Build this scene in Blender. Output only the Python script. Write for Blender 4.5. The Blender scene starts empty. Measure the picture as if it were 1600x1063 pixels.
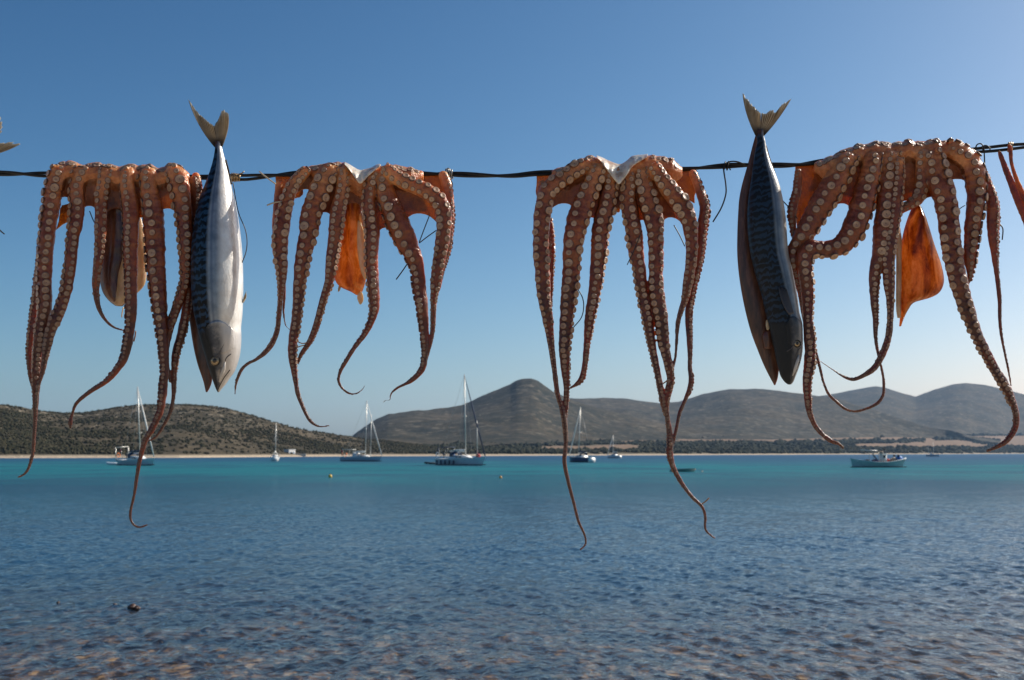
import bpy, bmesh, math, random
import numpy as np
from mathutils import Vector, Matrix
from mathutils.kdtree import KDTree
R = math.radians
random.seed(7); rng = np.random.default_rng(11)
C = bpy.context.scene.collection
sc = bpy.context.scene

# ------------------------------------------------------------------ camera, sky, sun, exposure
CAMH, F, PITCH, D = 2.2, 1800.0, math.atan((707.5-531.5)/1800.0), 1.30
cam = bpy.data.cameras.new('camera'); camo = bpy.data.objects.new('camera', cam); C.objects.link(camo)
cam.sensor_width = 36.0; cam.sensor_fit = 'HORIZONTAL'; cam.lens = 36.0*F/1600.0
cam.clip_start = 0.05; cam.clip_end = 20000
camo.location = (0, 0, CAMH); camo.rotation_euler = (math.pi/2+PITCH, 0, 0)
cam.dof.use_dof = True; cam.dof.focus_distance = 1.32; cam.dof.aperture_fstop = 22.0
sc.camera = camo
SUN_AZ, SUN_EL = 63.0, 36.0                      # degrees clockwise from the view direction, above the horizon
world = bpy.data.worlds.new('World'); sc.world = world; world.use_nodes = True
wn = world.node_tree.nodes; wl = world.node_tree.links
bg = wn['Background']
sky = wn.new('ShaderNodeTexSky'); sky.sky_type = 'NISHITA'; sky.sun_disc = False
sky.sun_elevation = R(SUN_EL); sky.sun_rotation = R(SUN_AZ)
sky.altitude = 0; sky.air_density = 0.75; sky.dust_density = 1.2; sky.ozone_density = 5.0
# one tone curve per channel for the whole sky: the deep, polarised blue of the photograph's film response
sep = wn.new('ShaderNodeSeparateColor'); com = wn.new('ShaderNodeCombineColor'); wl.new(sky.outputs[0], sep.inputs[0])
for ci, (gm, kk_) in enumerate(((1.84, 12.3), (1.45, 5.1), (1.25, 3.0))):
    nodes = []
    for op, val in (('MULTIPLY', .05), ('POWER', gm), ('MULTIPLY', kk_*10), ('MINIMUM', 13.0)):
        m_ = wn.new('ShaderNodeMath'); m_.operation = op; m_.inputs[1].default_value = val; nodes.append(m_)
    wl.new(sep.outputs[ci], nodes[0].inputs[0])
    for p_, q_ in zip(nodes, nodes[1:]): wl.new(p_.outputs[0], q_.inputs[0])
    wl.new(nodes[-1].outputs[0], com.inputs[ci])
wl.new(com.outputs[0], bg.inputs[0]); bg.inputs[1].default_value = 0.0725
sun = bpy.data.lights.new('sun', 'SUN'); sun.energy = 4.7; sun.angle = R(0.5); sun.color = (1.0, 0.94, 0.84)
suno = bpy.data.objects.new('sun', sun); C.objects.link(suno)
sv = Vector((math.sin(R(SUN_AZ))*math.cos(R(SUN_EL)), math.cos(R(SUN_AZ))*math.cos(R(SUN_EL)), math.sin(R(SUN_EL))))
suno.rotation_euler = sv.to_track_quat('Z', 'Y').to_euler(); suno.location = (30, 20, 40)
sc.view_settings.view_transform = 'Standard'; sc.view_settings.look = 'None'
sc.view_settings.exposure = 0.45; sc.view_settings.gamma = 1.0; sc.view_settings.use_curve_mapping = False
sc.render.engine = 'CYCLES'; sc.cycles.use_denoising = True
sc.cycles.max_bounces = 8; sc.cycles.transparent_max_bounces = 12
sc.cycles.caustics_reflective = False; sc.cycles.caustics_refractive = False
sc.cycles.volume_bounces = 0

# ------------------------------------------------------------------ helpers
CP, SP = math.cos(PITCH), math.sin(PITCH)
def P(u, v, y):
    """photo pixel (1600 px wide) on the vertical plane y = const -> world point"""
    a = (u-800.0)/F; b = -(v-531.5)/F
    dy = CP - b*SP; dz = SP + b*CP
    t = y/dy
    return np.array((a*t, y, CAMH+dz*t))
def PXM(y): return y/F                            # metres per photo pixel at distance y

def mesh(name, V, faces, mats=(), parent=None, attrs=None, mi=None, smooth=True):
    me = bpy.data.meshes.new(name)
    V = np.asarray(V, dtype=np.float32).reshape(-1, 3)
    if isinstance(faces, np.ndarray):
        n = faces.shape[1]; nf = len(faces)
        me.vertices.add(len(V)); me.vertices.foreach_set('co', V.ravel())
        me.loops.add(nf*n); me.loops.foreach_set('vertex_index', faces.astype(np.int32).ravel())
        me.polygons.add(nf); me.polygons.foreach_set('loop_start', np.arange(nf, dtype=np.int32)*n)
        me.update(calc_edges=True)
    else:
        me.from_pydata(V.tolist(), [], faces); me.update()
    for m in mats: me.materials.append(m)
    if mi is not None: me.polygons.foreach_set('material_index', np.asarray(mi, dtype=np.int32))
    me.polygons.foreach_set('use_smooth', np.full(len(me.polygons), smooth))
    if attrs:
        for k, a in attrs.items():
            a = np.asarray(a, dtype=np.float32)
            if a.ndim == 1:
                at = me.attributes.new(k, 'FLOAT', 'POINT'); at.data.foreach_set('value', a)
            else:
                at = me.attributes.new(k, 'FLOAT_VECTOR', 'POINT'); at.data.foreach_set('vector', a.ravel())
    o = bpy.data.objects.new(name, me); C.objects.link(o)
    if parent is not None: adopt(o, parent)
    return o
def adopt(o, parent):
    o.parent = parent
    o.matrix_parent_inverse = Matrix.Translation(-Vector(world_loc(parent)))
def world_loc(o):
    v = Vector(o.location)
    if o.parent is not None and o.type == 'EMPTY': v = v + world_loc(o.parent)
    return v if o.type == 'EMPTY' else (Vector((0, 0, 0)) if o.parent is None or True else v)
def tag(o, label=None, cat=None, group=None, kind=None):
    if label: o['label'] = label
    if cat: o['category'] = cat
    if group: o['group'] = group
    if kind: o['kind'] = kind
    return o
def empty(name, loc, label, cat, group=None):
    o = bpy.data.objects.new(name, None); C.objects.link(o); o.location = loc; o.empty_display_size = .1
    return tag(o, label, cat, group)

class MB:                                          # collects shapes into ONE mesh
    def __init__(s): s.v = []; s.f = []; s.m = []
    def add(s, V, Fc, m=0):
        b = len(s.v); s.v += [tuple(map(float, p)) for p in V]
        s.f += [tuple(i+b for i in f) for f in Fc]; s.m += [m]*len(Fc)
    def box(s, c, d, m=0, rz=0.0):
        cx, cy, cz = c; x, y, z = d[0]/2, d[1]/2, d[2]/2; ca, sa = math.cos(rz), math.sin(rz)
        V = [(cx+ca*i*x-sa*j*y, cy+sa*i*x+ca*j*y, cz+k*z) for k in (-1, 1) for j in (-1, 1) for i in (-1, 1)]
        s.add(V, [(0,2,3,1),(4,5,7,6),(0,1,5,4),(2,6,7,3),(0,4,6,2),(1,3,7,5)], m)
    def tube(s, pts, rad, n=8, m=0, cap=True):
        pts = [np.array(p, float) for p in pts]; k = len(pts)
        if np.isscalar(rad): rad = [rad]*k
        V = []; pn = None
        for i in range(k):
            t = pts[min(i+1, k-1)]-pts[max(i-1, 0)]; t = t/(np.linalg.norm(t)+1e-12)
            if pn is None:
                a = np.array((0, -1., 0)) if abs(t[1]) < .9 else np.array((1., 0, 0))
            else: a = pn
            nn = a-t*np.dot(a, t); nn /= np.linalg.norm(nn)+1e-12; pn = nn; bb = np.cross(t, nn)
            for j in range(n):
                an = 2*math.pi*j/n; V.append(pts[i]+rad[i]*(math.cos(an)*nn+math.sin(an)*bb))
        Fc = [(i*n+j, i*n+(j+1) % n, (i+1)*n+(j+1) % n, (i+1)*n+j) for i in range(k-1) for j in range(n)]
        if cap: Fc += [tuple(range(n-1, -1, -1)), tuple((k-1)*n+j for j in range(n))]
        s.add(V, Fc, m)
    def ball(s, c, r, n=10, h=7, m=0):
        rx, ry, rz = (r, r, r) if np.isscalar(r) else r
        V = [(c[0], c[1], c[2]-rz)]
        for i in range(1, h):
            a = -math.pi/2+math.pi*i/h
            for j in range(n):
                b = 2*math.pi*j/n; V.append((c[0]+rx*math.cos(a)*math.cos(b), c[1]+ry*math.cos(a)*math.sin(b), c[2]+rz*math.sin(a)))
        V.append((c[0], c[1], c[2]+rz)); L = len(V)-1; Fc = []
        for j in range(n):
            Fc.append((0, 1+(j+1) % n, 1+j)); Fc.append((L, L-n+j, L-n+(j+1) % n))
            for i in range(h-2):
                a0 = 1+i*n; Fc.append((a0+j, a0+(j+1) % n, a0+n+(j+1) % n, a0+n+j))
        s.add(V, Fc, m)
    def build(s, name, mats, parent=None, smooth=True):
        if not isinstance(mats, (list, tuple)): mats = [mats]
        return mesh(name, s.v, s.f, mats, parent, mi=s.m, smooth=smooth)

def spline(pts, step=2.0):
    """Catmull-Rom through rows of any width; resampled by the first two columns"""
    p = np.array(pts, float); q = np.vstack([2*p[0]-p[1], p, 2*p[-1]-p[-2]]); out = []
    for i in range(1, len(q)-2):
        n = max(2, int(np.linalg.norm(q[i+1][:2]-q[i][:2])/step))
        t = np.linspace(0, 1, n, endpoint=False)[:, None]
        out.append(.5*((2*q[i])+(-q[i-1]+q[i+1])*t+(2*q[i-1]-5*q[i]+4*q[i+1]-q[i+2])*t**2+(-q[i-1]+3*q[i]-3*q[i+1]+q[i+2])*t**3))
    out.append(p[-1:]); return np.vstack(out)

def vnoise(x, y, seed=0):
    x = np.asarray(x, float); y = np.asarray(y, float)
    xi = np.floor(x).astype(np.int64); yi = np.floor(y).astype(np.int64); xf = x-xi; yf = y-yi
    xf = xf*xf*(3-2*xf); yf = yf*yf*(3-2*yf)
    def h(a, b):
        n = (a*374761393+b*668265263+seed*974711) & 0x7fffffff
        n = ((n ^ (n >> 13))*1274126177) & 0x7fffffff
        n = n ^ (n >> 16); return (n & 0xffff)/65535.0
    return (h(xi, yi)*(1-xf)+h(xi+1, yi)*xf)*(1-yf)+(h(xi, yi+1)*(1-xf)+h(xi+1, yi+1)*xf)*yf
def fbm(x, y, o=4, seed=0):
    s = 0; a = .5
    for i in range(o):
        s = s+a*(vnoise(x, y, seed+i)-.5); x = x*2.03+5.1; y = y*2.03+1.7; a *= .5
    return s
def sstep(a, b, x):
    t = np.clip((x-a)/(b-a), 0, 1); return t*t*(3-2*t)

# ------------------------------------------------------------------ materials
class NT:
    def __init__(s, name):
        s.m = bpy.data.materials.new(name); s.m.use_nodes = True
        s.n = s.m.node_tree.nodes; s.l = s.m.node_tree.links
        s.b = s.n['Principled BSDF']; s.out = s.n['Material Output']
    def new(s, t, **k):
        n = s.n.new(t)
        for a, b in k.items(): setattr(n, a, b)
        return n
    def set(s, sock, val):
        if hasattr(val, 'links') or isinstance(val, bpy.types.NodeSocket): s.l.new(val, sock)
        else:
            if isinstance(val, (tuple, list)) and len(val) == 3 and sock.type == 'RGBA': val = (*val, 1)
            sock.default_value = val
    def p(s, **k):
        nm = dict(col='Base Color', rough='Roughness', metal='Metallic', spec='Specular IOR Level', normal='Normal',
                  sss='Subsurface Weight', sssr='Subsurface Radius', ssss='Subsurface Scale', coat='Coat Weight', alpha='Alpha',
                  trans='Transmission Weight', coatr='Coat Roughness')
        for a, b in k.items(): s.set(s.b.inputs[nm[a]], b)
        return s
    def obj(s): return s.new('ShaderNodeTexCoord').outputs['Object']
    def geo(s): return s.new('ShaderNodeNewGeometry').outputs['Position']
    def map(s, vec, scale=(1, 1, 1), rot=(0, 0, 0)):
        n = s.new('ShaderNodeMapping'); s.set(n.inputs[0], vec); n.inputs['Scale'].default_value = scale; n.inputs['Rotation'].default_value = rot
        return n.outputs[0]
    def noise(s, vec, scale, detail=4, rough=.55, dist=0):
        n = s.new('ShaderNodeTexNoise'); s.set(n.inputs['Vector'], vec); n.inputs['Scale'].default_value = scale
        n.inputs['Detail'].default_value = detail; n.inputs['Roughness'].default_value = rough; n.inputs['Distortion'].default_value = dist
        return n.outputs['Fac']
    def voro(s, vec, scale, feature='F1', out='Distance'):
        n = s.new('ShaderNodeTexVoronoi', feature=feature); s.set(n.inputs['Vector'], vec); n.inputs['Scale'].default_value = scale
        return n.outputs[out]
    def ramp(s, fac, stops):
        n = s.new('ShaderNodeValToRGB'); s.set(n.inputs[0], fac); e = n.color_ramp.elements
        while len(e) < len(stops): e.new(.5)
        for i, (p, c) in enumerate(stops):
            e[i].position = p; e[i].color = (*c, 1) if not np.isscalar(c) else (c, c, c, 1)
        return n.outputs[0]
    def mix(s, f, a, b, mode='MIX'):
        n = s.new('ShaderNodeMix', data_type='RGBA', blend_type=mode)
        s.set(n.inputs[0], f); s.set(n.inputs[6], a); s.set(n.inputs[7], b); return n.outputs[2]
    def math(s, op, a, b=0.0, c=0.0, clamp=False):
        n = s.new('ShaderNodeMath', operation=op, use_clamp=clamp)
        s.set(n.inputs[0], a); s.set(n.inputs[1], b)
        if len(n.inputs) > 2: s.set(n.inputs[2], c)
        return n.outputs[0]
    def mr(s, v, a, b, c=0.0, d=1.0):
        n = s.new('ShaderNodeMapRange', interpolation_type='SMOOTHSTEP'); s.set(n.inputs[0], v)
        for i, x in enumerate((a, b, c, d)): n.inputs[i+1].default_value = x
        return n.outputs[0]
    def xyz(s, v):
        n = s.new('ShaderNodeSeparateXYZ'); s.set(n.inputs[0], v); return n.outputs
    def attr(s, name):
        n = s.new('ShaderNodeAttribute', attribute_name=name); return n.outputs
    def bump(s, h, strength=.3, dist=.001, normal=None):
        n = s.new('ShaderNodeBump'); n.inputs['Strength'].default_value = strength; n.inputs['Distance'].default_value = dist
        s.set(n.inputs['Height'], h)
        if normal is not None: s.set(n.inputs['Normal'], normal)
        return n.outputs[0]
def simple(name, col, rough=.5, metal=0., nscale=None, var=.25, bump=0.):
    t = NT(name); c = col
    if nscale:
        nz = t.noise(t.obj(), nscale, 3)
        c = t.mix(nz, tuple(x*(1-var) for x in col), tuple(min(1, x*(1+var)) for x in col))
        if bump: t.p(normal=t.bump(nz, bump, .002))
    t.p(col=c, rough=rough, metal=metal); return t.m
# ------------------------------------------------------------------ setting: shore, water, land
XS = np.array([-3000, -1200, -500, -300, -207, -143, -95, 0, 105, 367, 978, 3000, 7000.])
YS = np.array([250, 330, 420, 450, 466, 500, 683, 792, 943, 1320, 2200, 4200, 6500.])
def shoreY(X): return np.interp(X, XS, YS)+6*np.sin(X/23.)+4*np.sin(X/9.3+1)

def terrain_mat(name, cols, scale, field=None):
    t = NT(name); g = t.geo()
    n1 = t.noise(t.map(g, (1, 1, 2.5)), .012*scale, 6, .68); n2 = t.noise(t.map(g, (1, 1, 2.)), .16*scale, 5, .72)
    mixn = t.math('ADD', t.math('MULTIPLY', n1, .5), t.math('MULTIPLY', n2, .5))
    c = t.ramp(mixn, [(.38, cols[0]), (.46, cols[1]), (.53, cols[2]), (.60, cols[3])])
    z = t.xyz(g)[2]
    rock = t.math('MULTIPLY', t.mr(t.noise(t.map(g, (1, 1, 3.2)), .11*scale, 4, .7), .55, .63), t.mr(z, 3., 30.))
    c = t.mix(t.math('MULTIPLY', rock, .75), c, cols[4])
    if field:                                       # dry fields on the flat land: long tan strips
        fm = t.mr(t.math('ADD', t.attr('field')[2], t.math('MULTIPLY', t.math('SUBTRACT', t.noise(g, .03, 4, .6), .5), .9)), .42, .60)
        c = t.mix(t.math('MULTIPLY', fm, .9), c, field)
    sand = t.mr(z, .5, 1.7, 1., 0.)
    c = t.mix(sand, c, (.42, .34, .25))
    t.p(col=c, rough=.95, spec=.1, normal=t.bump(n2, .6, 2.5)); return t.m
M_hill = terrain_mat('scrub hillside', [(.028, .028, .018), (.046, .039, .024), (.074, .058, .036), (.112, .088, .057), (.32, .27, .205)], 1.6)
M_mount = terrain_mat('mountain slope', [(.013, .015, .010), (.027, .026, .017), (.047, .039, .024), (.082, .062, .038), (.15, .125, .092)], .45)
M_plain = terrain_mat('coastal plain', [(.035, .04, .026), (.06, .056, .036), (.10, .08, .05), (.15, .115, .072), (.2, .17, .12)], .7, field=(.21, .14, .092))

def skyfun(pts):
    a = np.array(pts, float)
    return lambda u: np.interp(u, a[:, 0], a[:, 1])
def terrain(name, u0, u1, ridge, sky, prof, mat, nu, nd, amp, seed, back=1.6, near=None, fade=None):
    """heightfield over world (X,Y): rises from `near(X)` to the ridge line Y=ridge(X), falls behind it"""
    us = np.linspace(u0, u1, nu); V = []
    for k in range(nd):
        s = k/(nd-1)*back
        # iterate the column direction: columns run straight away from the shore viewpoint
        a = (us-800)/F
        Yr = ridge(a)
        Yn = near(a)
        Y = np.where(s <= 1, Yn+(Yr-Yn)*s, Yr+(Yr-Yn)*(s-1))
        X = a*Y
        H = (707.5-sky(us))/F*Yr+CAMH
        pr = prof(min(s, 1)) if s <= 1 else prof(1)*(1-.55*(s-1)**1.5)
        z = H*pr
        w = min(1, s*3)*(1 if s < .8 else max(.25, 1-(s-.8)*3.2) if s <= 1 else 1)
        z = z+amp*w*np.clip(H/ (amp*4+1e-6), 0, 1)*(fbm(X/ (amp*9), Y/(amp*9), 5, seed)*2)
        V.append(np.stack([X, Y, z-(.6 if k == 0 else 0)], 1))
    V = np.concatenate(V)
    i = np.arange(nu-1)[None, :]+np.arange(nd-1)[:, None]*nu; i = i.ravel()
    Fc = np.stack([i, i+1, i+nu+1, i+nu], 1)
    o = mesh(name, V, Fc, [mat]); tag(o, kind='structure'); return o, V.reshape(nd, nu, 3)
def nearY(a):                                       # shoreline distance along the direction a = X/Y
    Y = np.full_like(a, 700.0)
    lo = np.full_like(a, 60.0); hi = np.full_like(a, 9000.0)
    for _ in range(50):
        mid = (lo+hi)/2; land = mid > shoreY(a*mid); hi = np.where(land, mid, hi); lo = np.where(land, lo, mid)
    return hi
left_sky = skyfun([(-3200, 704), (-1800, 668), (-900, 640), (-500, 622), (-200, 625), (-60, 632), (0, 635), (30, 639), (60, 645), (100, 649.5), (130, 649.5), (170, 643), (215, 638), (260, 636),
                   (300, 635.5), (330, 638), (360, 643), (400, 653), (440, 665), (480, 674), (520, 681), (545, 684.5), (560, 687), (600, 691), (650, 697), (720, 704), (800, 709)])
hill, HV = terrain('hill', -3200, 800, lambda a: nearY(a)*1.0+300+90*np.sin(a*14), left_sky,
                   lambda s: .04*min(1, s*12)+.96*(.55*math.sin(s*math.pi/2)+.45*(s*s*(3-2*s))), M_hill, 900, 110, 3.0, 3, back=1.5, near=nearY)
plain_sky = skyfun([(100, 706), (500, 701), (600, 692), (760, 692), (900, 690), (1000, 687), (1200, 686), (1400, 682), (1600, 681), (2100, 680), (2700, 684)])
plain, PV = terrain('coastal_plain', 380, 2700, lambda a: nearY(a)*1.55+250, plain_sky, lambda s: .06*min(1, s*14)+.94*s**1.15, M_plain, 500, 60, 1.6, 9, back=1.8, near=nearY)
pk = skyfun([(380, 716), (540, 700), (549, 687), (552, 682), (560, 676), (580, 662), (607, 649), (650, 644.5), (700, 641), (722, 637), (750, 622), (775, 612), (798, 603), (807, 596.5),
             (815, 593.5), (830, 593), (841, 597), (852, 605), (865, 614), (880, 620), (900, 629), (940, 640), (1000, 655), (1100, 680), (1250, 697)])
terrain('mountain', 380, 1250, lambda a: 2050+0*a, pk, lambda s: .10+.90*(s**1.25), M_mount, 420, 70, 9.0, 21, back=1.5, near=lambda a: nearY(a)*1.3+200)
md = skyfun([(760, 690), (840, 640), (880, 622), (900, 622.5), (940, 622), (980, 624), (1000, 627), (1030, 630.5), (1060, 628), (1100, 615), (1140, 608), (1180, 608), (1220, 612), (1260, 617.5),
             (1300, 624), (1360, 640), (1450, 668), (1560, 690)])
terrain('mountain', 760, 1560, lambda a: 2900+250*np.sin(a*11), md, lambda s: .08+.92*(s**1.2), M_mount, 420, 70, 10.0, 33, back=1.5, near=lambda a: nearY(a)*1.35+300)
fr = skyfun([(1080, 690), (1200, 650), (1260, 622), (1290, 618), (1330, 610), (1370, 603.5), (1385, 606), (1400, 611), (1430, 621), (1445, 615), (1460, 609.5), (1490, 601), (1510, 599), (1540, 602),
             (1580, 611), (1600, 616), (1660, 628), (1800, 622), (2000, 640), (2400, 660), (2900, 690)])
terrain('mountain', 1080, 2900, lambda a: 4600+0*a, fr, lambda s: .06+.94*(s**1.15), M_mount, 420, 60, 14.0, 47, back=1.4, near=lambda a: nearY(a)*1.3+600)

nd_, nu_, _ = PV.shape; S_ = np.repeat((np.arange(nd_)/(nd_-1)*1.8)[:, None], nu_, 1); AZ = PV[:, :, 0]/PV[:, :, 1]
def strip(a0, a1, s0, s1): return sstep(a0-.012, a0+.004, AZ)*(1-sstep(a1-.004, a1+.012, AZ))*sstep(s0-.06, s0+.05, S_)*(1-sstep(s1-.05, s1+.06, S_))
FIELD = np.clip(strip(-.125, -.055, .62, 1.05)+strip(.03, .105, .26, .56)+strip(.093, .31, .72, 1.02)+strip(.30, .9, .28, .98)*(fbm(AZ*24, S_*7, 3, 61) > -.10), 0, 1)
at_ = plain.data.attributes.new('field', 'FLOAT', 'POINT'); at_.data.foreach_set('value', FIELD.astype(np.float32).ravel())
# scrub bushes on the left hill and tree belts on the plain: far masses nobody could count
def blobs(name, pts, rad, mat, squash=.8):
    ico = bmesh.new(); bmesh.ops.create_icosphere(ico, subdivisions=1, radius=1)
    tv = np.array([v.co[:] for v in ico.verts]); tf = np.array([[v.index for v in f.verts] for f in ico.faces]); ico.free()
    n = len(pts); k = len(tv)
    jit = 1+rng.uniform(-.35, .35, (n, k, 1))
    st = rng.uniform(.7, 1.3, (n, 1, 3)); st[:, :, 2] *= squash
    V = pts[:, None, :]+tv[None]*jit*st*rad[:, None, None]
    Fc = (tf[None]+(np.arange(n)*k)[:, None, None]).reshape(-1, 3)
    o = mesh(name, V.reshape(-1, 3), Fc, [mat], attrs={'tone': np.repeat(rng.random(n), k)}, smooth=False)
    return tag(o, kind='stuff')
def bush_mat(name, a, b):
    t = NT(name); t.p(col=t.mix(t.attr('tone')[2], a, b), rough=.95, spec=.05); return t.m
M_bush = bush_mat('maquis scrub', (.026, .028, .016), (.060, .052, .031)); M_tree = bush_mat('dark trees', (.028, .033, .023), (.056, .054, .035))
def scatter(V, n, rule):
    nd, nu, _ = V.shape; out = []
    while sum(map(len, out)) < n:
        k = rng.uniform(0, nd-1.001, n); j = rng.uniform(0, nu-1.001, n); a = k.astype(int); b = j.astype(int); fa = (k-a)[:, None]; fb = (j-b)[:, None]
        p = (V[a, b]*(1-fb)+V[a, b+1]*fb)*(1-fa)+(V[a+1, b]*(1-fb)+V[a+1, b+1]*fb)*fa
        out.append(p[rule(p, k/(nd-1))])
    return np.concatenate(out)[:n]
inview = lambda p: (p[:, 0] > -.62*p[:, 1]) & (p[:, 0] < .62*p[:, 1])
hp = scatter(HV, 24000, lambda p, s: inview(p) & (s < .72) & (p[:, 2] > 1.6) & (rng.random(len(p)) < .12+.9*sstep(-.06, .14, fbm(p[:, 0]/60, p[:, 1]/45, 3, 5))))
tag(blobs('scrub', hp+np.array((0, 0, .2)), rng.uniform(.3, 1.05, len(hp))*np.where(hp[:, 2] < 8, 1.15, 1), M_bush),
    'dark green scrub and low bushes covering the left hillside', 'scrub')
def field_at(p, s): return FIELD[np.clip((s*(nd_-1)).round().astype(int), 0, nd_-1), np.clip(np.interp(p[:, 0]/p[:, 1], AZ[0], np.arange(nu_)).round().astype(int), 0, nu_-1)]
pp = scatter(PV, 13000, lambda p, s: inview(p) & (s < .6) & (p[:, 2] > 1.2) & (field_at(p, s) < .3) & (fbm(p[:, 0]/170, p[:, 1]/60, 2, 8) > -.12))
tag(blobs('tree_belt', pp+np.array((0, 0, .8)), rng.uniform(.9, 3.6, len(pp))**1.0*pp[:, 1]/1250, M_tree, .75),
    'dark green belts of trees along the far shore below the mountains', 'trees')

# shore under the photographer, sloping into the shallows
def seabed_z(Y): return np.where(Y < 9, .065*(9-Y), np.where(Y < 26, -.035*(Y-9), -.595-.05*(Y-26)))
xs = np.concatenate([[-4000, -1000, -300, -140], np.linspace(-70, 70, 277), [140, 300, 1000, 4000]]); ys = np.concatenate([np.linspace(-40, 6, 47), np.linspace(6.2, 30, 160), np.linspace(31, 70, 30)])
X, Y = np.meshgrid(xs, ys); Z = np.clip(seabed_z(Y), -2.2, 1.0)+.10*fbm(X/1.7, Y/1.7, 4, 2)+.05*fbm(X/.4, Y/.4, 2, 4)
i = (np.arange(len(xs)-1)[None]+np.arange(len(ys)-1)[:, None]*len(xs)).ravel()
t = NT('stony shore'); g = t.geo()
vd = t.new('ShaderNodeTexVoronoi'); t.set(vd.inputs['Vector'], g); vd.inputs['Scale'].default_value = 7.0
vs = t.xyz(vd.outputs['Color'])[0]
c = t.ramp(vs, [(0, (.13, .075, .040)), (.35, (.27, .165, .09)), (.7, (.42, .27, .15)), (1, (.62, .46, .30))])
weed = t.mr(t.noise(g, .75, 5, .62), .47, .60)
c = t.mix(weed, c, (.045, .028, .015))
dry = t.mr(t.xyz(g)[2], .02, .16); c = t.mix(dry, c, t.ramp(vs, [(0, (.28, .22, .15)), (.5, (.40, .33, .24)), (1, (.52, .45, .35))]))  # unseen dry shore, colour raised to bounce fill light onto the catch
t.p(col=c, rough=.8, normal=t.bump(vd.outputs['Distance'], .8, .05)); M_bed = t.m
tag(mesh('shingle_shore', np.stack([X, Y, Z], -1).reshape(-1, 3), np.stack([i, i+1, i+len(xs)+1, i+len(xs)], 1), [M_bed]), kind='structure')
# deep bottom for the bay
t = NT('bay bottom'); t.p(col=(.03, .05, .05), rough=1.)
b_ = 9000.; tag(mesh('seabed', [(-b_, 60, -3.2), (b_, 60, -3.2), (b_, 9500, -3.2), (-b_, 9500, -3.2)], [(0, 1, 2, 3)], [t.m]), kind='structure')
# submerged stones in the shallows
n = 420; sp = np.stack([rng.uniform(-11, 11, n), rng.uniform(9.5, 20, n)], 1)
sz = rng.uniform(.03, .085, n); spz = np.minimum(seabed_z(sp[:, 1])+sz*.2, -sz*.9-.16)
t = NT('wet stones'); t.p(col=t.ramp(t.attr('tone')[2], [(0, (.05, .032, .02)), (1, (.22, .14, .08))]), rough=.6); M_wet = t.m
tag(blobs('submerged_stones', np.column_stack([sp, spz]), sz, M_wet, .6), 'brown stones lying under the shallow water near the shore', 'stones')

# water: real ripples near the shore, graded coarser with distance
rows = list(np.linspace(2.5, 8, 40))
while rows[-1] < 130: rows.append(rows[-1]*1.0028)
near_n = len(rows)
while rows[-1] < 9000: rows.append(rows[-1]*1.09)
rows = np.array(rows); nx = 520; uu = np.linspace(-1, 1, nx-14); ext = np.array([2, 6, 15, 40, 120, 500, 4000.]); hw = (rows*.52+3.)*(1+1.6*sstep(50, 200, rows))
Y = np.repeat(rows[:, None], nx, 1); X = np.concatenate([-hw[:, None]-ext[None, ::-1], uu[None]*hw[:, None], hw[:, None]+ext[None]], 1); inner = np.concatenate([np.zeros(7), 1-sstep(.93, 1., np.abs(uu)), np.zeros(7)])[None]; Z = np.zeros_like(X)
wx = X+.5*fbm(X/2.3, Y/2.3, 2, 71); wy = Y+.5*fbm(X/2.1, Y/2.1, 2, 72)
gust = .55+.9*np.clip(.5+1.3*fbm(X/3.5, Y/6., 3, 73), 0, 1)
for k in range(72):
    lam = .075*(.75/.075)**rng.random()**1.2; th = rng.normal(R(2), R(17)) if k % 4 else rng.normal(R(60), R(35)); ph = rng.uniform(0, 6.28)
    A = .0105*lam**.95*(.45 if lam > .5 else 1)*(1 if k % 4 else .55)
    kk = 2*math.pi/lam
    res = sstep(2.2, 4.5, lam/(np.maximum(rows*.0028*.6, hw*2/nx)))[:, None]
    Z += res*A*np.sin(kk*(wx*math.cos(th)+wy*math.sin(th))+ph+2.5*fbm(X/1.3+k, Y/1.3, 1, 80+k))
Z *= gust*inner*(1-sstep(55, 125, Y))*.64
i = (np.arange(nx-1)[None]+np.arange(len(rows)-1)[:, None]*nx).ravel()
t = NT('sea water'); g = t.geo(); gx = t.xyz(g)
dist = t.math('MULTIPLY', gx[1], t.math('ADD', 1., t.math('MULTIPLY', t.math('SUBTRACT', t.noise(t.map(g, (.035, .02, 0)), 1., 5, .65, .4), .5), 1.5)))
band = t.ramp(t.math('MULTIPLY', t.math('LOGARITHM', t.math('MAXIMUM', dist, 1.), 10.), .3333),
     [(.33, (.020, .036, .048)), (.42, (.011, .038, .074)), (.50, (.010, .043, .080)), (.60, (.007, .060, .102)), (.69, (.006, .106, .136)), (.76, (.006, .128, .152)), (.82, (.006, .082, .135)), (.90, (.006, .052, .118)), (1., (.01, .07, .14))])
patch = t.mr(t.noise(t.map(g, (.05, .035, 0)), 1., 6, .68), .44, .62)
band = t.mix(t.math('MULTIPLY', patch, .55), band, (.008, .045, .09))
dif = t.new('ShaderNodeBsdfDiffuse'); t.set(dif.inputs[0], band)
tr = t.new('ShaderNodeBsdfTransparent'); tr.inputs[0].default_value = (.74, .72, .66, 1)
mx = t.new('ShaderNodeMixShader'); t.set(mx.inputs[0], t.mr(dist, 9., 28., .05, 1.)); t.l.new(tr.outputs[0], mx.inputs[1]); t.l.new(dif.outputs[0], mx.inputs[2])
b1 = t.noise(t.map(g, (7.0, 2.6, 1), (0, 0, R(6))), 1.0, 4, .62, .4)
b2 = t.noise(t.map(g, (1.3, .8, 1), (0, 0, R(-14))), .9, 5, .65)
nb = t.bump(t.math('ADD', t.math('MULTIPLY', b1, .13), t.math('MULTIPLY', b2, .62)), .58, .30)
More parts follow.
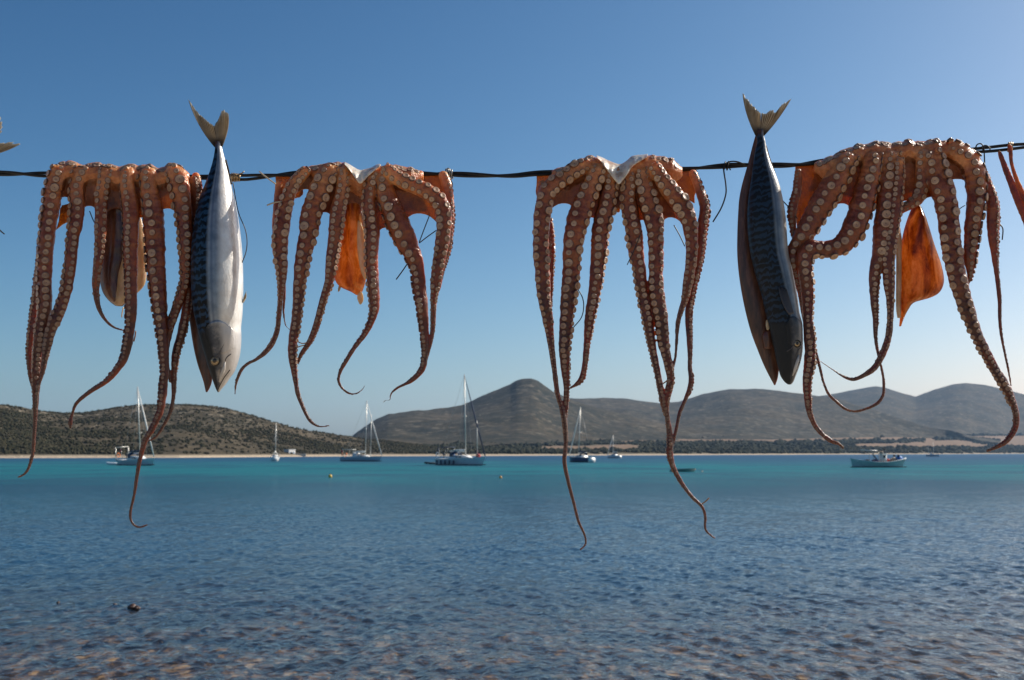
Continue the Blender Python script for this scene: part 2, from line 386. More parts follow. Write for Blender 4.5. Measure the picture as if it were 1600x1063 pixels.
gl = t.new('ShaderNodeBsdfGlossy'); t.set(gl.inputs['Roughness'], t.mr(gx[1], 10., 250., .06, .30)); t.set(gl.inputs['Normal'], nb)
gl.inputs[0].default_value = (1, 1, 1, 1)
fz = t.new('ShaderNodeFresnel'); fz.inputs[0].default_value = 1.33; t.set(fz.inputs['Normal'], nb)
m2 = t.new('ShaderNodeMixShader'); t.set(m2.inputs[0], t.math('MULTIPLY', fz.outputs[0], t.mr(t.math('LOGARITHM', t.math('MAXIMUM', gx[1], 1.), 10.), 1.05, 2.30, .86, .17))); t.l.new(mx.outputs[0], m2.inputs[1]); t.l.new(gl.outputs[0], m2.inputs[2])
t.l.new(m2.outputs[0], t.out.inputs[0])
tag(mesh('sea', np.stack([X, Y, Z], -1).reshape(-1, 3), np.stack([i, i+1, i+nx+1, i+nx], 1), [t.m]), kind='structure')

# haze over the whole bay
mb = MB(); mb.box((0, 4500, 213), (24000, 11500, 440)); hz = mb.build('haze', [], smooth=False); tag(hz, kind='stuff')
t = NT('haze'); t.n.remove(t.b); pv = t.new('ShaderNodeVolumePrincipled'); pv.inputs['Color'].default_value = (.42, .66, 1., 1)
pv.inputs['Density'].default_value = 4.8e-5; pv.inputs['Anisotropy'].default_value = .2
t.l.new(pv.outputs[0], t.out.inputs['Volume']); hz.data.materials.append(t.m)
tag(hz, 'thin pale sea haze filling the air over the bay', 'haze')
# ------------------------------------------------------------------ flesh materials
def flesh(name, crest_z, lo=.0, dark=1.0):
    t = NT(name); o = t.obj(); at = t.attr('arm')        # arm.x = local width in px, y = 0 crest .. 1 tip, z = web(1)/arm(0)
    w, tt, wb = t.xyz(at[1])
    n1 = t.noise(o, 45, 5, .6); n2 = t.noise(o, 190, 4, .6); n3 = t.noise(t.map(o, (1, 1, .35)), 620, 3, .6)
    mott = t.math('ADD', t.math('MULTIPLY', n1, .55), t.math('MULTIPLY', n2, .45))
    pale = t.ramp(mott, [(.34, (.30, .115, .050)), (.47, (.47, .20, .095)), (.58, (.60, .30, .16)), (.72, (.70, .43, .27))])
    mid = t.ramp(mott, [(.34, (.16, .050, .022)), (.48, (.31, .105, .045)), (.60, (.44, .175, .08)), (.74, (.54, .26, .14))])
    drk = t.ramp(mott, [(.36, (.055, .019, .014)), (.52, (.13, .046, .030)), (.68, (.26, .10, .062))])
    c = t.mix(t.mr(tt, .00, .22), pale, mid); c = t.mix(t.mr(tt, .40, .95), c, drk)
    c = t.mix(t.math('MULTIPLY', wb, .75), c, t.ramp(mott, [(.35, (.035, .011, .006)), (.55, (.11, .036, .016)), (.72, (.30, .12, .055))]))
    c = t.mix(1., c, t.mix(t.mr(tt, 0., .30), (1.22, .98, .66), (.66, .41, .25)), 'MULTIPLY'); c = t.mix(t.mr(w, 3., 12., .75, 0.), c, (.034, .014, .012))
    h = t.math('ADD', t.math('MULTIPLY', n2, .5), t.math('MULTIPLY', n3, .5)); fold = t.noise(t.map(o, (1, 1, .5)), 110, 4, .65, .6); h = t.math('ADD', h, t.math('MULTIPLY', fold, .8))
    sw = t.math('MULTIPLY', t.mr(w, 4., 18., .10, .72), t.math('SUBTRACT', 1., t.math('MULTIPLY', wb, .45)))
    t.p(col=c, rough=t.ramp(n2, [(.35, .28), (.7, .50)]), spec=.38, sss=sw, sssr=(1., .55, .24), ssss=.016, coat=.22, coatr=.13,
        normal=t.bump(h, .8, .0020)); return t.m
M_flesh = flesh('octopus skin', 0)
def sucker_mats():
    t = NT('sucker disc'); o = t.new('ShaderNodeTexCoord').outputs['Generated']; g = t.geo()
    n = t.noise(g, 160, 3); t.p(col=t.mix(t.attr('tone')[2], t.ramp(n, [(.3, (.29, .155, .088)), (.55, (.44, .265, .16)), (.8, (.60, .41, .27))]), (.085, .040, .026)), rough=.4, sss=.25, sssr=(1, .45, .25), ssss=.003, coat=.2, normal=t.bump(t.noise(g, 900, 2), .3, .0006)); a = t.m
    t = NT('sucker rim'); g = t.geo(); n = t.noise(g, 200, 3)
    t.p(col=t.ramp(n, [(.3, (.045, .018, .012)), (.7, (.12, .048, .030))]), rough=.35, coat=.2); return a, t.m
M_disc, M_rim = sucker_mats()
def mantle_mat(name, stops, sss=1.0, scale=.014, tcol=(1., .76, .32), tw=.74, grad=None):
    t = NT(name); o = t.obj(); n1 = t.noise(t.map(o, (1.6, 1, .5)), 55, 5, .62, .5); n2 = t.noise(o, 260, 4, .6)
    c = t.ramp(t.math('ADD', t.math('MULTIPLY', n1, .85), t.math('MULTIPLY', n2, .15)), stops)
    if grad: c = t.mix(t.mr(t.math('ADD', t.attr('row')[2], t.math('MULTIPLY', t.math('SUBTRACT', n1, .5), 1.1)), -.12, .42, .9, 0.), c, grad)
    t.p(col=c, rough=.24, sss=sss*.45, sssr=(1., .46, .14), ssss=scale, coat=.4, coatr=.15, normal=t.bump(n2, .5, .001))
    tl = t.new('ShaderNodeBsdfTranslucent'); t.set(tl.inputs[0], t.mix(1., c, tcol, 'MULTIPLY') if tcol else c)
    mx = t.new('ShaderNodeMixShader'); mx.inputs[0].default_value = tw; t.l.new(t.b.outputs[0], mx.inputs[1]); t.l.new(tl.outputs[0], mx.inputs[2]); t.l.new(mx.outputs[0], t.out.inputs[0])
    return t.m
M_mantle = mantle_mat('orange mantle skin', [(.32, (.13, .038, .009)), (.43, (.42, .155, .030)), (.53, (.70, .35, .085)), (.66, (.90, .62, .30))], grad=(.085, .020, .007))
M_mantled = mantle_mat('brown mantle skin', [(.33, (.035, .012, .007)), (.48, (.10, .034, .018)), (.70, (.24, .10, .05))], .3, .004, None, .12)
M_cream = mantle_mat('cream mantle lining', [(.33, (.50, .30, .15)), (.5, (.66, .46, .27)), (.7, (.80, .66, .47))], .6, .008, None, .35)
t = NT('white web membrane'); o_ = t.obj(); n_ = t.noise(o_, 90, 5, .65); t.p(col=t.ramp(n_, [(.34, (.46, .27, .16)), (.46, (.66, .52, .40)), (.62, (.78, .69, .58))]), rough=.3, sss=.4, sssr=(1, .6, .4), ssss=.004, coat=.4, normal=t.bump(n_, .8, .003)); M_white = t.m
M_thread = simple('dark binding wire', (.02, .018, .016), .5)
M_twig = simple('pale fish bone', (.45, .36, .26), .6)

# ------------------------------------------------------------------ octopuses
NSEG = 16
_bm = bmesh.new(); bmesh.ops.create_icosphere(_bm, subdivisions=2, radius=1); ICO = np.array([v.co[:] for v in _bm.verts]); ICOF = [tuple(v.index for v in f.verts) for f in _bm.faces]; _bm.free()
def arm_frame(pts, d0, d1, phi0, phi1, bow=0.0):
    """pts (u,v,width) in photo px on the hanging plane -> world centre line, radii, frame"""
    s = spline(pts, 1.6); n = len(s)
    L = np.concatenate([[0], np.cumsum(np.linalg.norm(np.diff(s[:, :2], axis=0), axis=1))]); tt = L/L[-1]
    y = D+d0+(d1-d0)*tt+bow*np.sin(tt*math.pi)
    Cn = np.array([P(a, b, yy) for a, b, yy in zip(s[:, 0], s[:, 1], y)])
    r = np.maximum(s[:, 2], 2.0)*.5*PXM(D)
    T = np.gradient(Cn, axis=0); T /= np.linalg.norm(T, axis=1)[:, None]+1e-12
    N = np.array((0, -1., 0))[None]-T*(-T[:, 1])[:, None]; N /= np.linalg.norm(N, axis=1)[:, None]
    B = np.cross(N, T); ph = np.radians(phi0+(phi1-phi0)*tt)
    return s, L, tt, Cn, r, T, N, B, ph
def arm_tube(mb, fr, flat=.82, closed_start=True, wob=.10, seed=0):
    s, L, tt, Cn, r, T, N, B, ph = fr; n = len(Cn)
    a = np.linspace(0, 2*math.pi, NSEG, endpoint=False)
    lump = 1+wob*(vnoise(L/9.+seed*13.1, L*0+seed, seed)+vnoise(L/3.4+seed*7.1, L*0+seed, seed+3))-wob
    hr = np.maximum(4., .5*s[:8, 2].mean()); lump = lump*np.sqrt(np.clip(1-(1-np.clip((L+.6)/hr, 0, 1))**2, .02, 1))
    fl = (flat-.25*tt)*(.8+.5*vnoise(L/22.+seed*5.7, L*0+2., seed+9)); tw = 1.1*(vnoise(L/38.+seed*3.3, L*0+5., seed+4)-.5)*tt
    a2 = a[None, :]+tw[:, None]
    N2 = N*np.cos(tw)[:, None]+B*np.sin(tw)[:, None]; B2 = B*np.cos(tw)[:, None]-N*np.sin(tw)[:, None]
    V = Cn[:, None]+(r*lump)[:, None, None]*(np.cos(a)[None, :, None]*N2[:, None]*fl[:, None, None]+np.sin(a)[None, :, None]*B2[:, None])
    Fc = [(i*NSEG+j, (i+1)*NSEG+j, (i+1)*NSEG+(j+1) % NSEG, i*NSEG+(j+1) % NSEG) for i in range(n-1) for j in range(NSEG)]
    Fc += [tuple(range(NSEG)), tuple((n-1)*NSEG+j for j in range(NSEG-1, -1, -1))]
    mb.add(V.reshape(-1, 3), Fc)
def slab(mb, G, th):
    """closed thin sheet from a grid of points G[i,j], thickness th along y"""
    n, m, _ = G.shape; A = G.copy(); A[:, :, 1] -= th/2; Bk = G.copy(); Bk[:, :, 1] += th/2
    V = np.concatenate([A.reshape(-1, 3), Bk.reshape(-1, 3)]); o = n*m; q = lambda i, j: i*m+j
    Fc = []
    for i in range(n-1):
        for j in range(m-1):
            Fc.append((q(i, j), q(i+1, j), q(i+1, j+1), q(i, j+1))); Fc.append((o+q(i, j), o+q(i, j+1), o+q(i+1, j+1), o+q(i+1, j)))
    for i in range(n-1):
        Fc.append((q(i, 0), o+q(i, 0), o+q(i+1, 0), q(i+1, 0))); Fc.append((q(i, m-1), q(i+1, m-1), o+q(i+1, m-1), o+q(i, m-1)))
    for j in range(m-1):
        Fc.append((q(0, j), q(0, j+1), o+q(0, j+1), o+q(0, j))); Fc.append((q(n-1, j), o+q(n-1, j), o+q(n-1, j+1), q(n-1, j+1)))
    mb.add(V, Fc)
def poly_at(v, pts):                                # u on an arm centre line at height v (first crossing)
    for i in range(len(pts)-1):
        if (pts[i][1]-v)*(pts[i+1][1]-v) <= 0 and pts[i][1] != pts[i+1][1]:
            f = (v-pts[i][1])/(pts[i+1][1]-pts[i][1]); return pts[i][0]+f*(pts[i+1][0]-pts[i][0])
    return pts[0][0] if v < pts[0][1] else pts[-1][0]

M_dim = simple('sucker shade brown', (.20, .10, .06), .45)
def sucker_template(n=14):
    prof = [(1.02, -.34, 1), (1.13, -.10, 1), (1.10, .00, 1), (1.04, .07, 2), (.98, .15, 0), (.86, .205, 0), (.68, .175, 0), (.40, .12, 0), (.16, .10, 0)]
    V = []; Fc = []; M = []
    for r_, z_, _ in prof:
        V += [(r_*math.cos(2*math.pi*j/n), r_*math.sin(2*math.pi*j/n), z_) for j in range(n)]
    for i in range(len(prof)-1):
        for j in range(n):
            Fc.append((i*n+j, i*n+(j+1) % n, (i+1)*n+(j+1) % n, (i+1)*n+j)); M.append(prof[i][2])
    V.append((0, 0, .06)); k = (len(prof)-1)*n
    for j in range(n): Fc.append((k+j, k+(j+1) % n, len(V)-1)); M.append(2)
    return np.array(V), Fc, M
SV, SF, SM = sucker_template()
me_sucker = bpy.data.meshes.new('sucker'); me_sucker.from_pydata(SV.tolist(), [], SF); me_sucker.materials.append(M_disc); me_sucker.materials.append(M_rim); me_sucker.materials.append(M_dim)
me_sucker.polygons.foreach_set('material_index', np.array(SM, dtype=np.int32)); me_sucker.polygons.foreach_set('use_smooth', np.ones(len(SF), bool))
TONED = []
for tn_ in (0., .16, .32, .48):
    m_ = me_sucker.copy(); m_.name = 'sucker'; at_ = m_.attributes.new('tone', 'FLOAT', 'POINT'); at_.data.foreach_set('value', np.full(len(SV), tn_, np.float32)); TONED.append(m_)

def pillow(pts_rows, d, th, name, mat, parent, nseg=20, tilt=0.0):
    """sack lofted from rows (v, u_left, u_right): lens-shaped sections, closed ends"""
    r = spline([(v, 0*v+ (a+b)/2, (b-a)/2) for v, a, b in pts_rows], 2.0) if False else None
    rows = np.array(pts_rows, float); vv = np.linspace(rows[0, 0], rows[-1, 0], max(12, int((rows[-1, 0]-rows[0, 0])/2.5)))
    def cr(col):
        sp = spline(np.column_stack([rows[:, 0], rows[:, 0]*0, rows[:, col]]), .7); return np.interp(vv, sp[:, 0], sp[:, 2])
    ul, ur = cr(1), cr(2); V = []; px = PXM(D); n = len(vv)
    for i, v in enumerate(vv):
        c = (ul[i]+ur[i])/2; h = max(.8, (ur[i]-ul[i])/2); e = min(1, h/14.)
        for j in range(nseg):
            a = 2*math.pi*j/nseg
            wv = 1+.10*(vnoise(np.array(i/5.), np.array(j/2.5), 5)-.5)
            p = P(c+h*math.sin(a), v, D+d+tilt*(i/n)); p[1] += -math.cos(a)*th*e*wv*(1-.3*abs(math.sin(a))); V.append(p)
    Fc = [(i*nseg+j, (i+1)*nseg+j, (i+1)*nseg+(j+1) % nseg, i*nseg+(j+1) % nseg) for i in range(n-1) for j in range(nseg)]
    Fc += [tuple(range(nseg)), tuple((n-1)*nseg+j for j in range(nseg-1, -1, -1))]
    return mesh(name, V, Fc, [mat], parent, attrs={'row': np.repeat(np.linspace(0, 1, n), nseg)})

def membrane(cols, d, parent):
    """thin white web sheet lofted along u: columns (u, top v, bottom v), folded over the crest at its top edge"""
    cc = spline([(u, a, b) for u, a, b in cols], 2.0); G = []
    for u, a, b in cc:
        col = []
        for k in range(9):
            f = k/8; v = a+(b-a)*f; col.append(P(u, v, D+d+.0170*(1-f)**1.9+.0022*math.sin(u*.55)*f))
        G.append(col)
    mb = MB(); slab(mb, np.array(G), .0022); return mb.build('membrane', M_white, parent)

def octopus(label, arms, crest, webs, mantles, whites, threads, seed, tone0=0.0, back_v=34, wire_off=.010, plates=()):
    u0 = sum(c[0] for c in crest)/len(crest); v0 = min(c[1] for c in crest)+14
    root = empty('octopus', P(u0, v0, D), label, 'octopus', 'octopuses hung over the line')
    rs = np.random.default_rng(seed); mb = MB(); samples = []; webpts = []
    frames = []
    for k, a in enumerate(arms):
        fr = arm_frame(a['p'], a.get('d0', -.010), a.get('d1', -.008), a.get('phi', (0, 0))[0], a.get('phi', (0, 0))[1], a.get('bow', -.004))
        frames.append(fr); arm_tube(mb, fr, a.get('flat', .80), seed=seed*10+k)
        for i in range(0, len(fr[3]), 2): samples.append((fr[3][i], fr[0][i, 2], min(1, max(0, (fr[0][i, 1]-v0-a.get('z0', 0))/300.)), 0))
    # crest: the web lying over the line, front edge to back edge
    cs = spline(crest, 2.2); nU = len(cs)
    G = []
    for i, (u, v) in enumerate(cs[:, :2]):
        lump = 2.2*(2*float(vnoise(np.array(u/6.), np.array(seed*3.)))-1)
        top = v+4+lump; col = []; e_ = .25+.75*min(1., min(i, nU-1-i)/9.)
        for (dv, dy) in ((34, -.001), (24, -.007), (14, -.0115), (7, -.0105), (2, -.005), (0, .003), (2, .011), (8, .018), (20, .023), (back_v, .026)):
            col.append(P(u, top+dv*e_, D+(dy-.003)*e_+.003))
        G.append(col)
    G = np.array(G); n, m, _ = G.shape
    # closed shell of ~5 mm by offsetting along the section normal
    nr = np.zeros_like(G); dT = np.gradient(G, axis=1); nr[..., 1] = -dT[..., 2]; nr[..., 2] = dT[..., 1]; nr /= np.linalg.norm(nr, axis=2)[..., None]+1e-9
    th = .0028; A = G+nr*th; Bk = G-nr*th
    V = np.concatenate([A.reshape(-1, 3), Bk.reshape(-1, 3)]); o = n*m; q = lambda i, j: i*m+j; Fc = []
    for i in range(n-1):
        for j in range(m-1):
            Fc.append((q(i, j), q(i, j+1), q(i+1, j+1), q(i+1, j))); Fc.append((o+q(i, j), o+q(i+1, j), o+q(i+1, j+1), o+q(i, j+1)))
        Fc.append((q(i, 0), q(i+1, 0), o+q(i+1, 0), o+q(i, 0))); Fc.append((q(i, m-1), o+q(i, m-1), o+q(i+1, m-1), q(i+1, m-1)))
    for j in range(m-1):
        Fc.append((q(0, j), o+q(0, j), o+q(0, j+1), q(0, j+1))); Fc.append((q(n-1, j), q(n-1, j+1), o+q(n-1, j+1), o+q(n-1, j)))
    mb.add(V, Fc)
    for p in G.reshape(-1, 3)[::2]: samples.append((p, 26, 0.0, .25))
    # webs between neighbouring arms: top line, two side lines, arched lower edge
    for (ia, ib, vt, vb, arch, dd) in webs:
        pa = frames[ia][0][:, :2]; pb = frames[ib][0][:, :2]; nv, nh = 22, 12; Gd = np.zeros((nv, nh, 3))
        for j in range(nh):
            f = j/(nh-1); ve = vb-4+(arch+14)*abs(2*f-1)**2.4
            for i in range(nv):
                v = vt+(ve-vt)*i/(nv-1); ua = poly_at(v, pa); ub = poly_at(v, pb)
                Gd[i, j] = P(ua+(ub-ua)*f, v, D+dd+.004*math.sin(f*math.pi)*(i/(nv-1)))
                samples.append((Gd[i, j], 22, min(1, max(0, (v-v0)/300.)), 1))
        slab(mb, Gd, .0022)
    # extra skin plates: quads (four corner px) with depth, for back arms and torn skirts seen behind the front arms
    for (qa, dd, th_) in plates:
        nv, nh = 16, 8; Gd = np.zeros((nv, nh, 3)); qa = np.array(qa, float)
        for i in range(nv):
            for j in range(nh):
                s_, f = i/(nv-1), j/(nh-1)
                p = (qa[0]*(1-f)+qa[1]*f)*(1-s_)+(qa[3]*(1-f)+qa[2]*f)*s_
                p = p+(vnoise(np.array(s_*5+seed), np.array(f*2.), 4)-.5)*3
                Gd[i, j] = P(p[0], p[1], D+dd); samples.append((Gd[i, j], 22, .12, 1))
        slab(mb, Gd, th_)
    # suckers: two rows along the underside of each arm
    big = []; small = []; raw = []
    for k, (a, fr) in enumerate(zip(arms, frames)):
        if a.get('nos'): continue
        s, L, tt, Cn, r, T, N, B, ph = fr; vs = a.get('sv', None); pos = 3.0; side = 1; sz = a.get('sz', .41)
        while pos < L[-1]:
            w = np.interp(pos, L, s[:, 2])
            dmax = a.get('smax', 12.6); dia = min(dmax, sz*w)*(.62 if pos < 10 else .8 if pos < 22 else 1)
            if dia < 1.5: break
            i = min(len(L)-1, int(np.searchsorted(L, pos))); rr = r[i]
            off = ph[i]+side*R(36)*(1 if w > 7 else .8)+rs.normal(0, .07)
            fl = a.get('flat', .80)-.25*tt[i]
            nrm = math.cos(off)*N[i]*1.0+math.sin(off)*B[i]*fl; nrm /= np.linalg.norm(nrm)
            c = Cn[i]+rr*(math.cos(off)*N[i]*fl+math.sin(off)*B[i])*.97
            rad = dia*.5*PXM(D)*rs.uniform(.66, 1.14); uu_, vv_ = s[i, 0], s[i, 1]
            if not any(w_[0][0]-2 < uu_ < w_[-1][0]+2 and vv_ < np.interp(uu_, [q_[0] for q_ in w_], [q_[2] for q_ in w_])+5 for w_ in whites):
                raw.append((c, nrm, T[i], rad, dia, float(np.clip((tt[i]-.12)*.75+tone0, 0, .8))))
                if dia > 3.2:
                    mb.add(ICO*np.array((1.22*rad,)*3)*rs.uniform(.95, 1.1)+(c-nrm*rad*.86), ICOF)
            pos += dia*rs.uniform(.54, .63)*a.get('gap', 1.0)+.15; side = -side
    body = mb.build('body', M_flesh)
    md = body.modifiers.new('r', 'REMESH'); md.mode = 'VOXEL'; md.voxel_size = VOX; md.use_smooth_shade = True
    ms = body.modifiers.new('s', 'SMOOTH'); ms.factor = .5; ms.iterations = 3
    dg = bpy.context.evaluated_depsgraph_get(); ev = body.evaluated_get(dg); me = bpy.data.meshes.new_from_object(ev)
    body.modifiers.clear(); old = body.data; body.data = me; bpy.data.meshes.remove(old); me.name = 'body'
    if not me.materials: me.materials.append(M_flesh)
    nvt = len(me.vertices); co = np.empty(nvt*3, np.float32); me.vertices.foreach_get('co', co); co = co.reshape(-1, 3)
    kd = KDTree(len(samples))
    for i, sm in enumerate(samples): kd.insert(sm[0], i)
    kd.balance(); vals = np.array([(s_[1], s_[2], s_[3]) for s_ in samples], np.float32)
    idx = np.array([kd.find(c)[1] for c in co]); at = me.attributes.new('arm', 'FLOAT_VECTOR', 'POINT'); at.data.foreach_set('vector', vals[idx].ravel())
    me.polygons.foreach_set('use_smooth', np.ones(len(me.polygons), bool))
    adopt(body, root)
    def on_skin(p, nrm):
        ok, q_, n_, _ = body.closest_point_on_mesh(Vector(p+nrm*.004)); return (np.array(q_), np.array(n_)) if ok else (p, nrm)
    for (p_, n_, t_, r_, d_, k_) in raw:
        q_, m_ = on_skin(p_, n_)
        if np.linalg.norm(q_-p_) > .006 or np.dot(m_, n_) < .3: q_, m_ = p_, n_
        m_ = m_*.5+n_*.5; m_ /= np.linalg.norm(m_)
        (big if d_ >= 8.6 else small).append((q_+m_*r_*.03, m_, t_, r_, k_))
    for i in range(3, nU-3, 3):
        for _ in range(2):
            u, v = cs[i, :2]; th_ = rs.uniform(.35, 1.25)
            c_ = P(u+rs.uniform(-2, 2), v+4+14*(1-math.sin(th_))**1.5, D+.003-.0135*math.cos(th_)); nrm = np.array((rs.normal(0, .12), -math.cos(th_), math.sin(th_))); nrm /= np.linalg.norm(nrm)
            q_, n_ = on_skin(P(u+rs.uniform(-2, 2), v-2+6*(1-math.sin(th_)), D+.003-.016*math.cos(th_)), nrm*.3); rd_ = rs.uniform(2.4, 5.0)*PXM(D)
            if np.linalg.norm(q_-P(u, v, D)) < .022 and not any(w_[0][0]-6 < u < w_[-1][0]+6 for w_ in whites): small.append((q_, n_, np.array((1., .1, 0)), rd_, tone0))
    def basis(nrm, tan):
        x = tan-nrm*np.dot(tan, nrm); x /= np.linalg.norm(x)+1e-9; return np.stack([x, np.cross(nrm, x), nrm], 1)
    for c, nrm, tan, rad, tn in big:
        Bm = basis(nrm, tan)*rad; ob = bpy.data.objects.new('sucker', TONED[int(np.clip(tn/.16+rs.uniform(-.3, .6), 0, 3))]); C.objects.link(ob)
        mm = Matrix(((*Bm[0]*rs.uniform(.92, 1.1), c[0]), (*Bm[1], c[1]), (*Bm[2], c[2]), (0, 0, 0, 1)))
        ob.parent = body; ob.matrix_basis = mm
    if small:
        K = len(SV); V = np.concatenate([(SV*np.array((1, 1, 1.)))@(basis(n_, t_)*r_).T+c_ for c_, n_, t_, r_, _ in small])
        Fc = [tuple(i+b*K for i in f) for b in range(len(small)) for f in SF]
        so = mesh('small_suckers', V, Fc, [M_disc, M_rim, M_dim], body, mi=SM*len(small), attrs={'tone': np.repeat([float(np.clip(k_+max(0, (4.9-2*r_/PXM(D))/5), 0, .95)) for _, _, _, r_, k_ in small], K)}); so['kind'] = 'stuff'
    for (nm, rows, d, th, mat) in mantles: pillow(rows, d, th, nm, mat, root)
    for rows in whites: membrane(rows, -.0195, root)
    for (pts, wd, mat, d) in threads:
        m2_ = MB(); s = spline([(p[0], p[1], 0) for p in pts], 3.0); m2_.tube([P(p[0], p[1], D+d) for p in s], wd*.5*PXM(D), 6); m2_.build('thread', mat, root)
    return root
VOX = .00085

octopus('octopus at the far left of the line with a cream and brown mantle', [
 dict(p=[(88,262,20),(82,290,22),(74,340,20),(66,400,18),(60,440,16),(54,480,13),(49,515,13),(46,550,10),(47,584,7),(52,610,5),(55,635,4)], d0=.004, d1=.002, phi=(-60,-60), smax=5),
 dict(p=[(98,260,30),(90,275,30),(84,297,29),(80,323,27),(75,357,25),(71,397,24),(70,440,23),(70,480,21),(63,515,18),(59,550,15),(57,584,14),(56,619,11),(55,654,7),(53,689,6),(51,710,5.5),(46,728,5),(41,738,4.5),(33,744,3.5),(27,746,3)], phi=(-18,-5), d0=-.010, d1=-.004),
 dict(p=[(137,262,26),(128,275,26),(120,295,24),(121,323,24),(118,350,22),(113,377,20),(110,411,19),(105,445,20),(95,479,20),(80,515,17),(72,550,12),(66,584,7),(59,608,5),(56,640,4)], phi=(-25,25), d0=-.008, d1=-.012),
 dict(p=[(165,259,24),(162,285,23),(158,309,22),(158,330,20),(157,360,19),(155,394,16),(151,428,14),(150,455,11),(154,480,8),(163,498,6),(177,511,4.2),(195,517,3),(205,520,2.4)], phi=(15,10), d0=-.007, d1=-.004, smax=8),
 dict(p=[(200,261,22),(199,289,22),(204,323,27),(205,357,25),(204,391,23),(205,425,20),(205,458,19),(205,496,17),(203,515,16),(197,550,14),(188,570,12),(167,595,9),(141,612,7),(120,630,5.5),(113,647,4.5),(110,660,7),(110,670,3)], phi=(-42,-55), d0=-.013, d1=-.012, smax=7.5),
 dict(p=[(233,261,26),(232,289,26),(238,323,32),(241,357,33),(243,391,31),(245,425,28),(248,458,25),(251,496,22),(253,515,20),(256,550,16),(257,584,14),(254,619,13),(250,644,11),(239,668,10),(227,689,8.5),(219,717,7),(214,745,6),(210,772,5),(204,800,4.5),(206,816,4),(217,824,3.6),(231,820,3)], phi=(-38,-45), d0=-.012, d1=-.010),
 dict(p=[(268,262,34),(277,278,32),(283,305,31),(287,340,28),(290,375,24),(290,410,20),(289,440,17),(278,475,15),(266,510,14),(260,545,10),(262,575,7),(266,598,4)], phi=(-15,0), d0=-.010, d1=-.003),
 dict(p=[(305,270,14),(309,300,16),(306,340,16),(300,400,15),(294,450,14),(290,490,14),(284,520,15),(275,552,13),(272,584,9),(271,619,7),(266,644,6),(256,664,5.2),(244,682,4.2),(231,690,3)], phi=(60,40), d0=.006, d1=.000, smax=5),
 ], [(78,266),(86,258),(100,252),(112,252),(126,257),(138,256),(152,254),(165,257),(178,258),(190,259),(203,256),(215,259),(228,257),(238,257),(250,262),(262,256),(274,255),(286,262),(296,272)],
 [(1,2,268,312,14,-.006),(2,3,268,326,8,-.006),(3,4,268,330,8,-.004),(4,5,268,344,10,-.007),(5,6,268,330,12,-.006),(6,7,276,330,10,-.001)],
 [('mantle', [(300,165,205),(330,162,215),(360,158,218),(400,156,212),(430,155,205),(455,160,202),(470,170,198),(478,180,192)], .018, .014, M_mantled),
  ('mantle_lining', [(335,212,219),(355,207,224),(385,196,228),(415,186,229),(445,179,226),(465,177,206),(474,178,194),(478,182,189)], .010, .007, M_cream)],
 [], [([(140,330),(146,345),(152,356)], 1.6, M_thread, -.004), ([(193,480),(191,488),(190,496)], 1.8, M_cream, .01), ([(212,517),(211,526),(209,534)], 2.2, M_flesh, -.008)], 1, .16,
 plates=[([(96,320),(122,318),(106,345),(88,362)], .006, .002)])

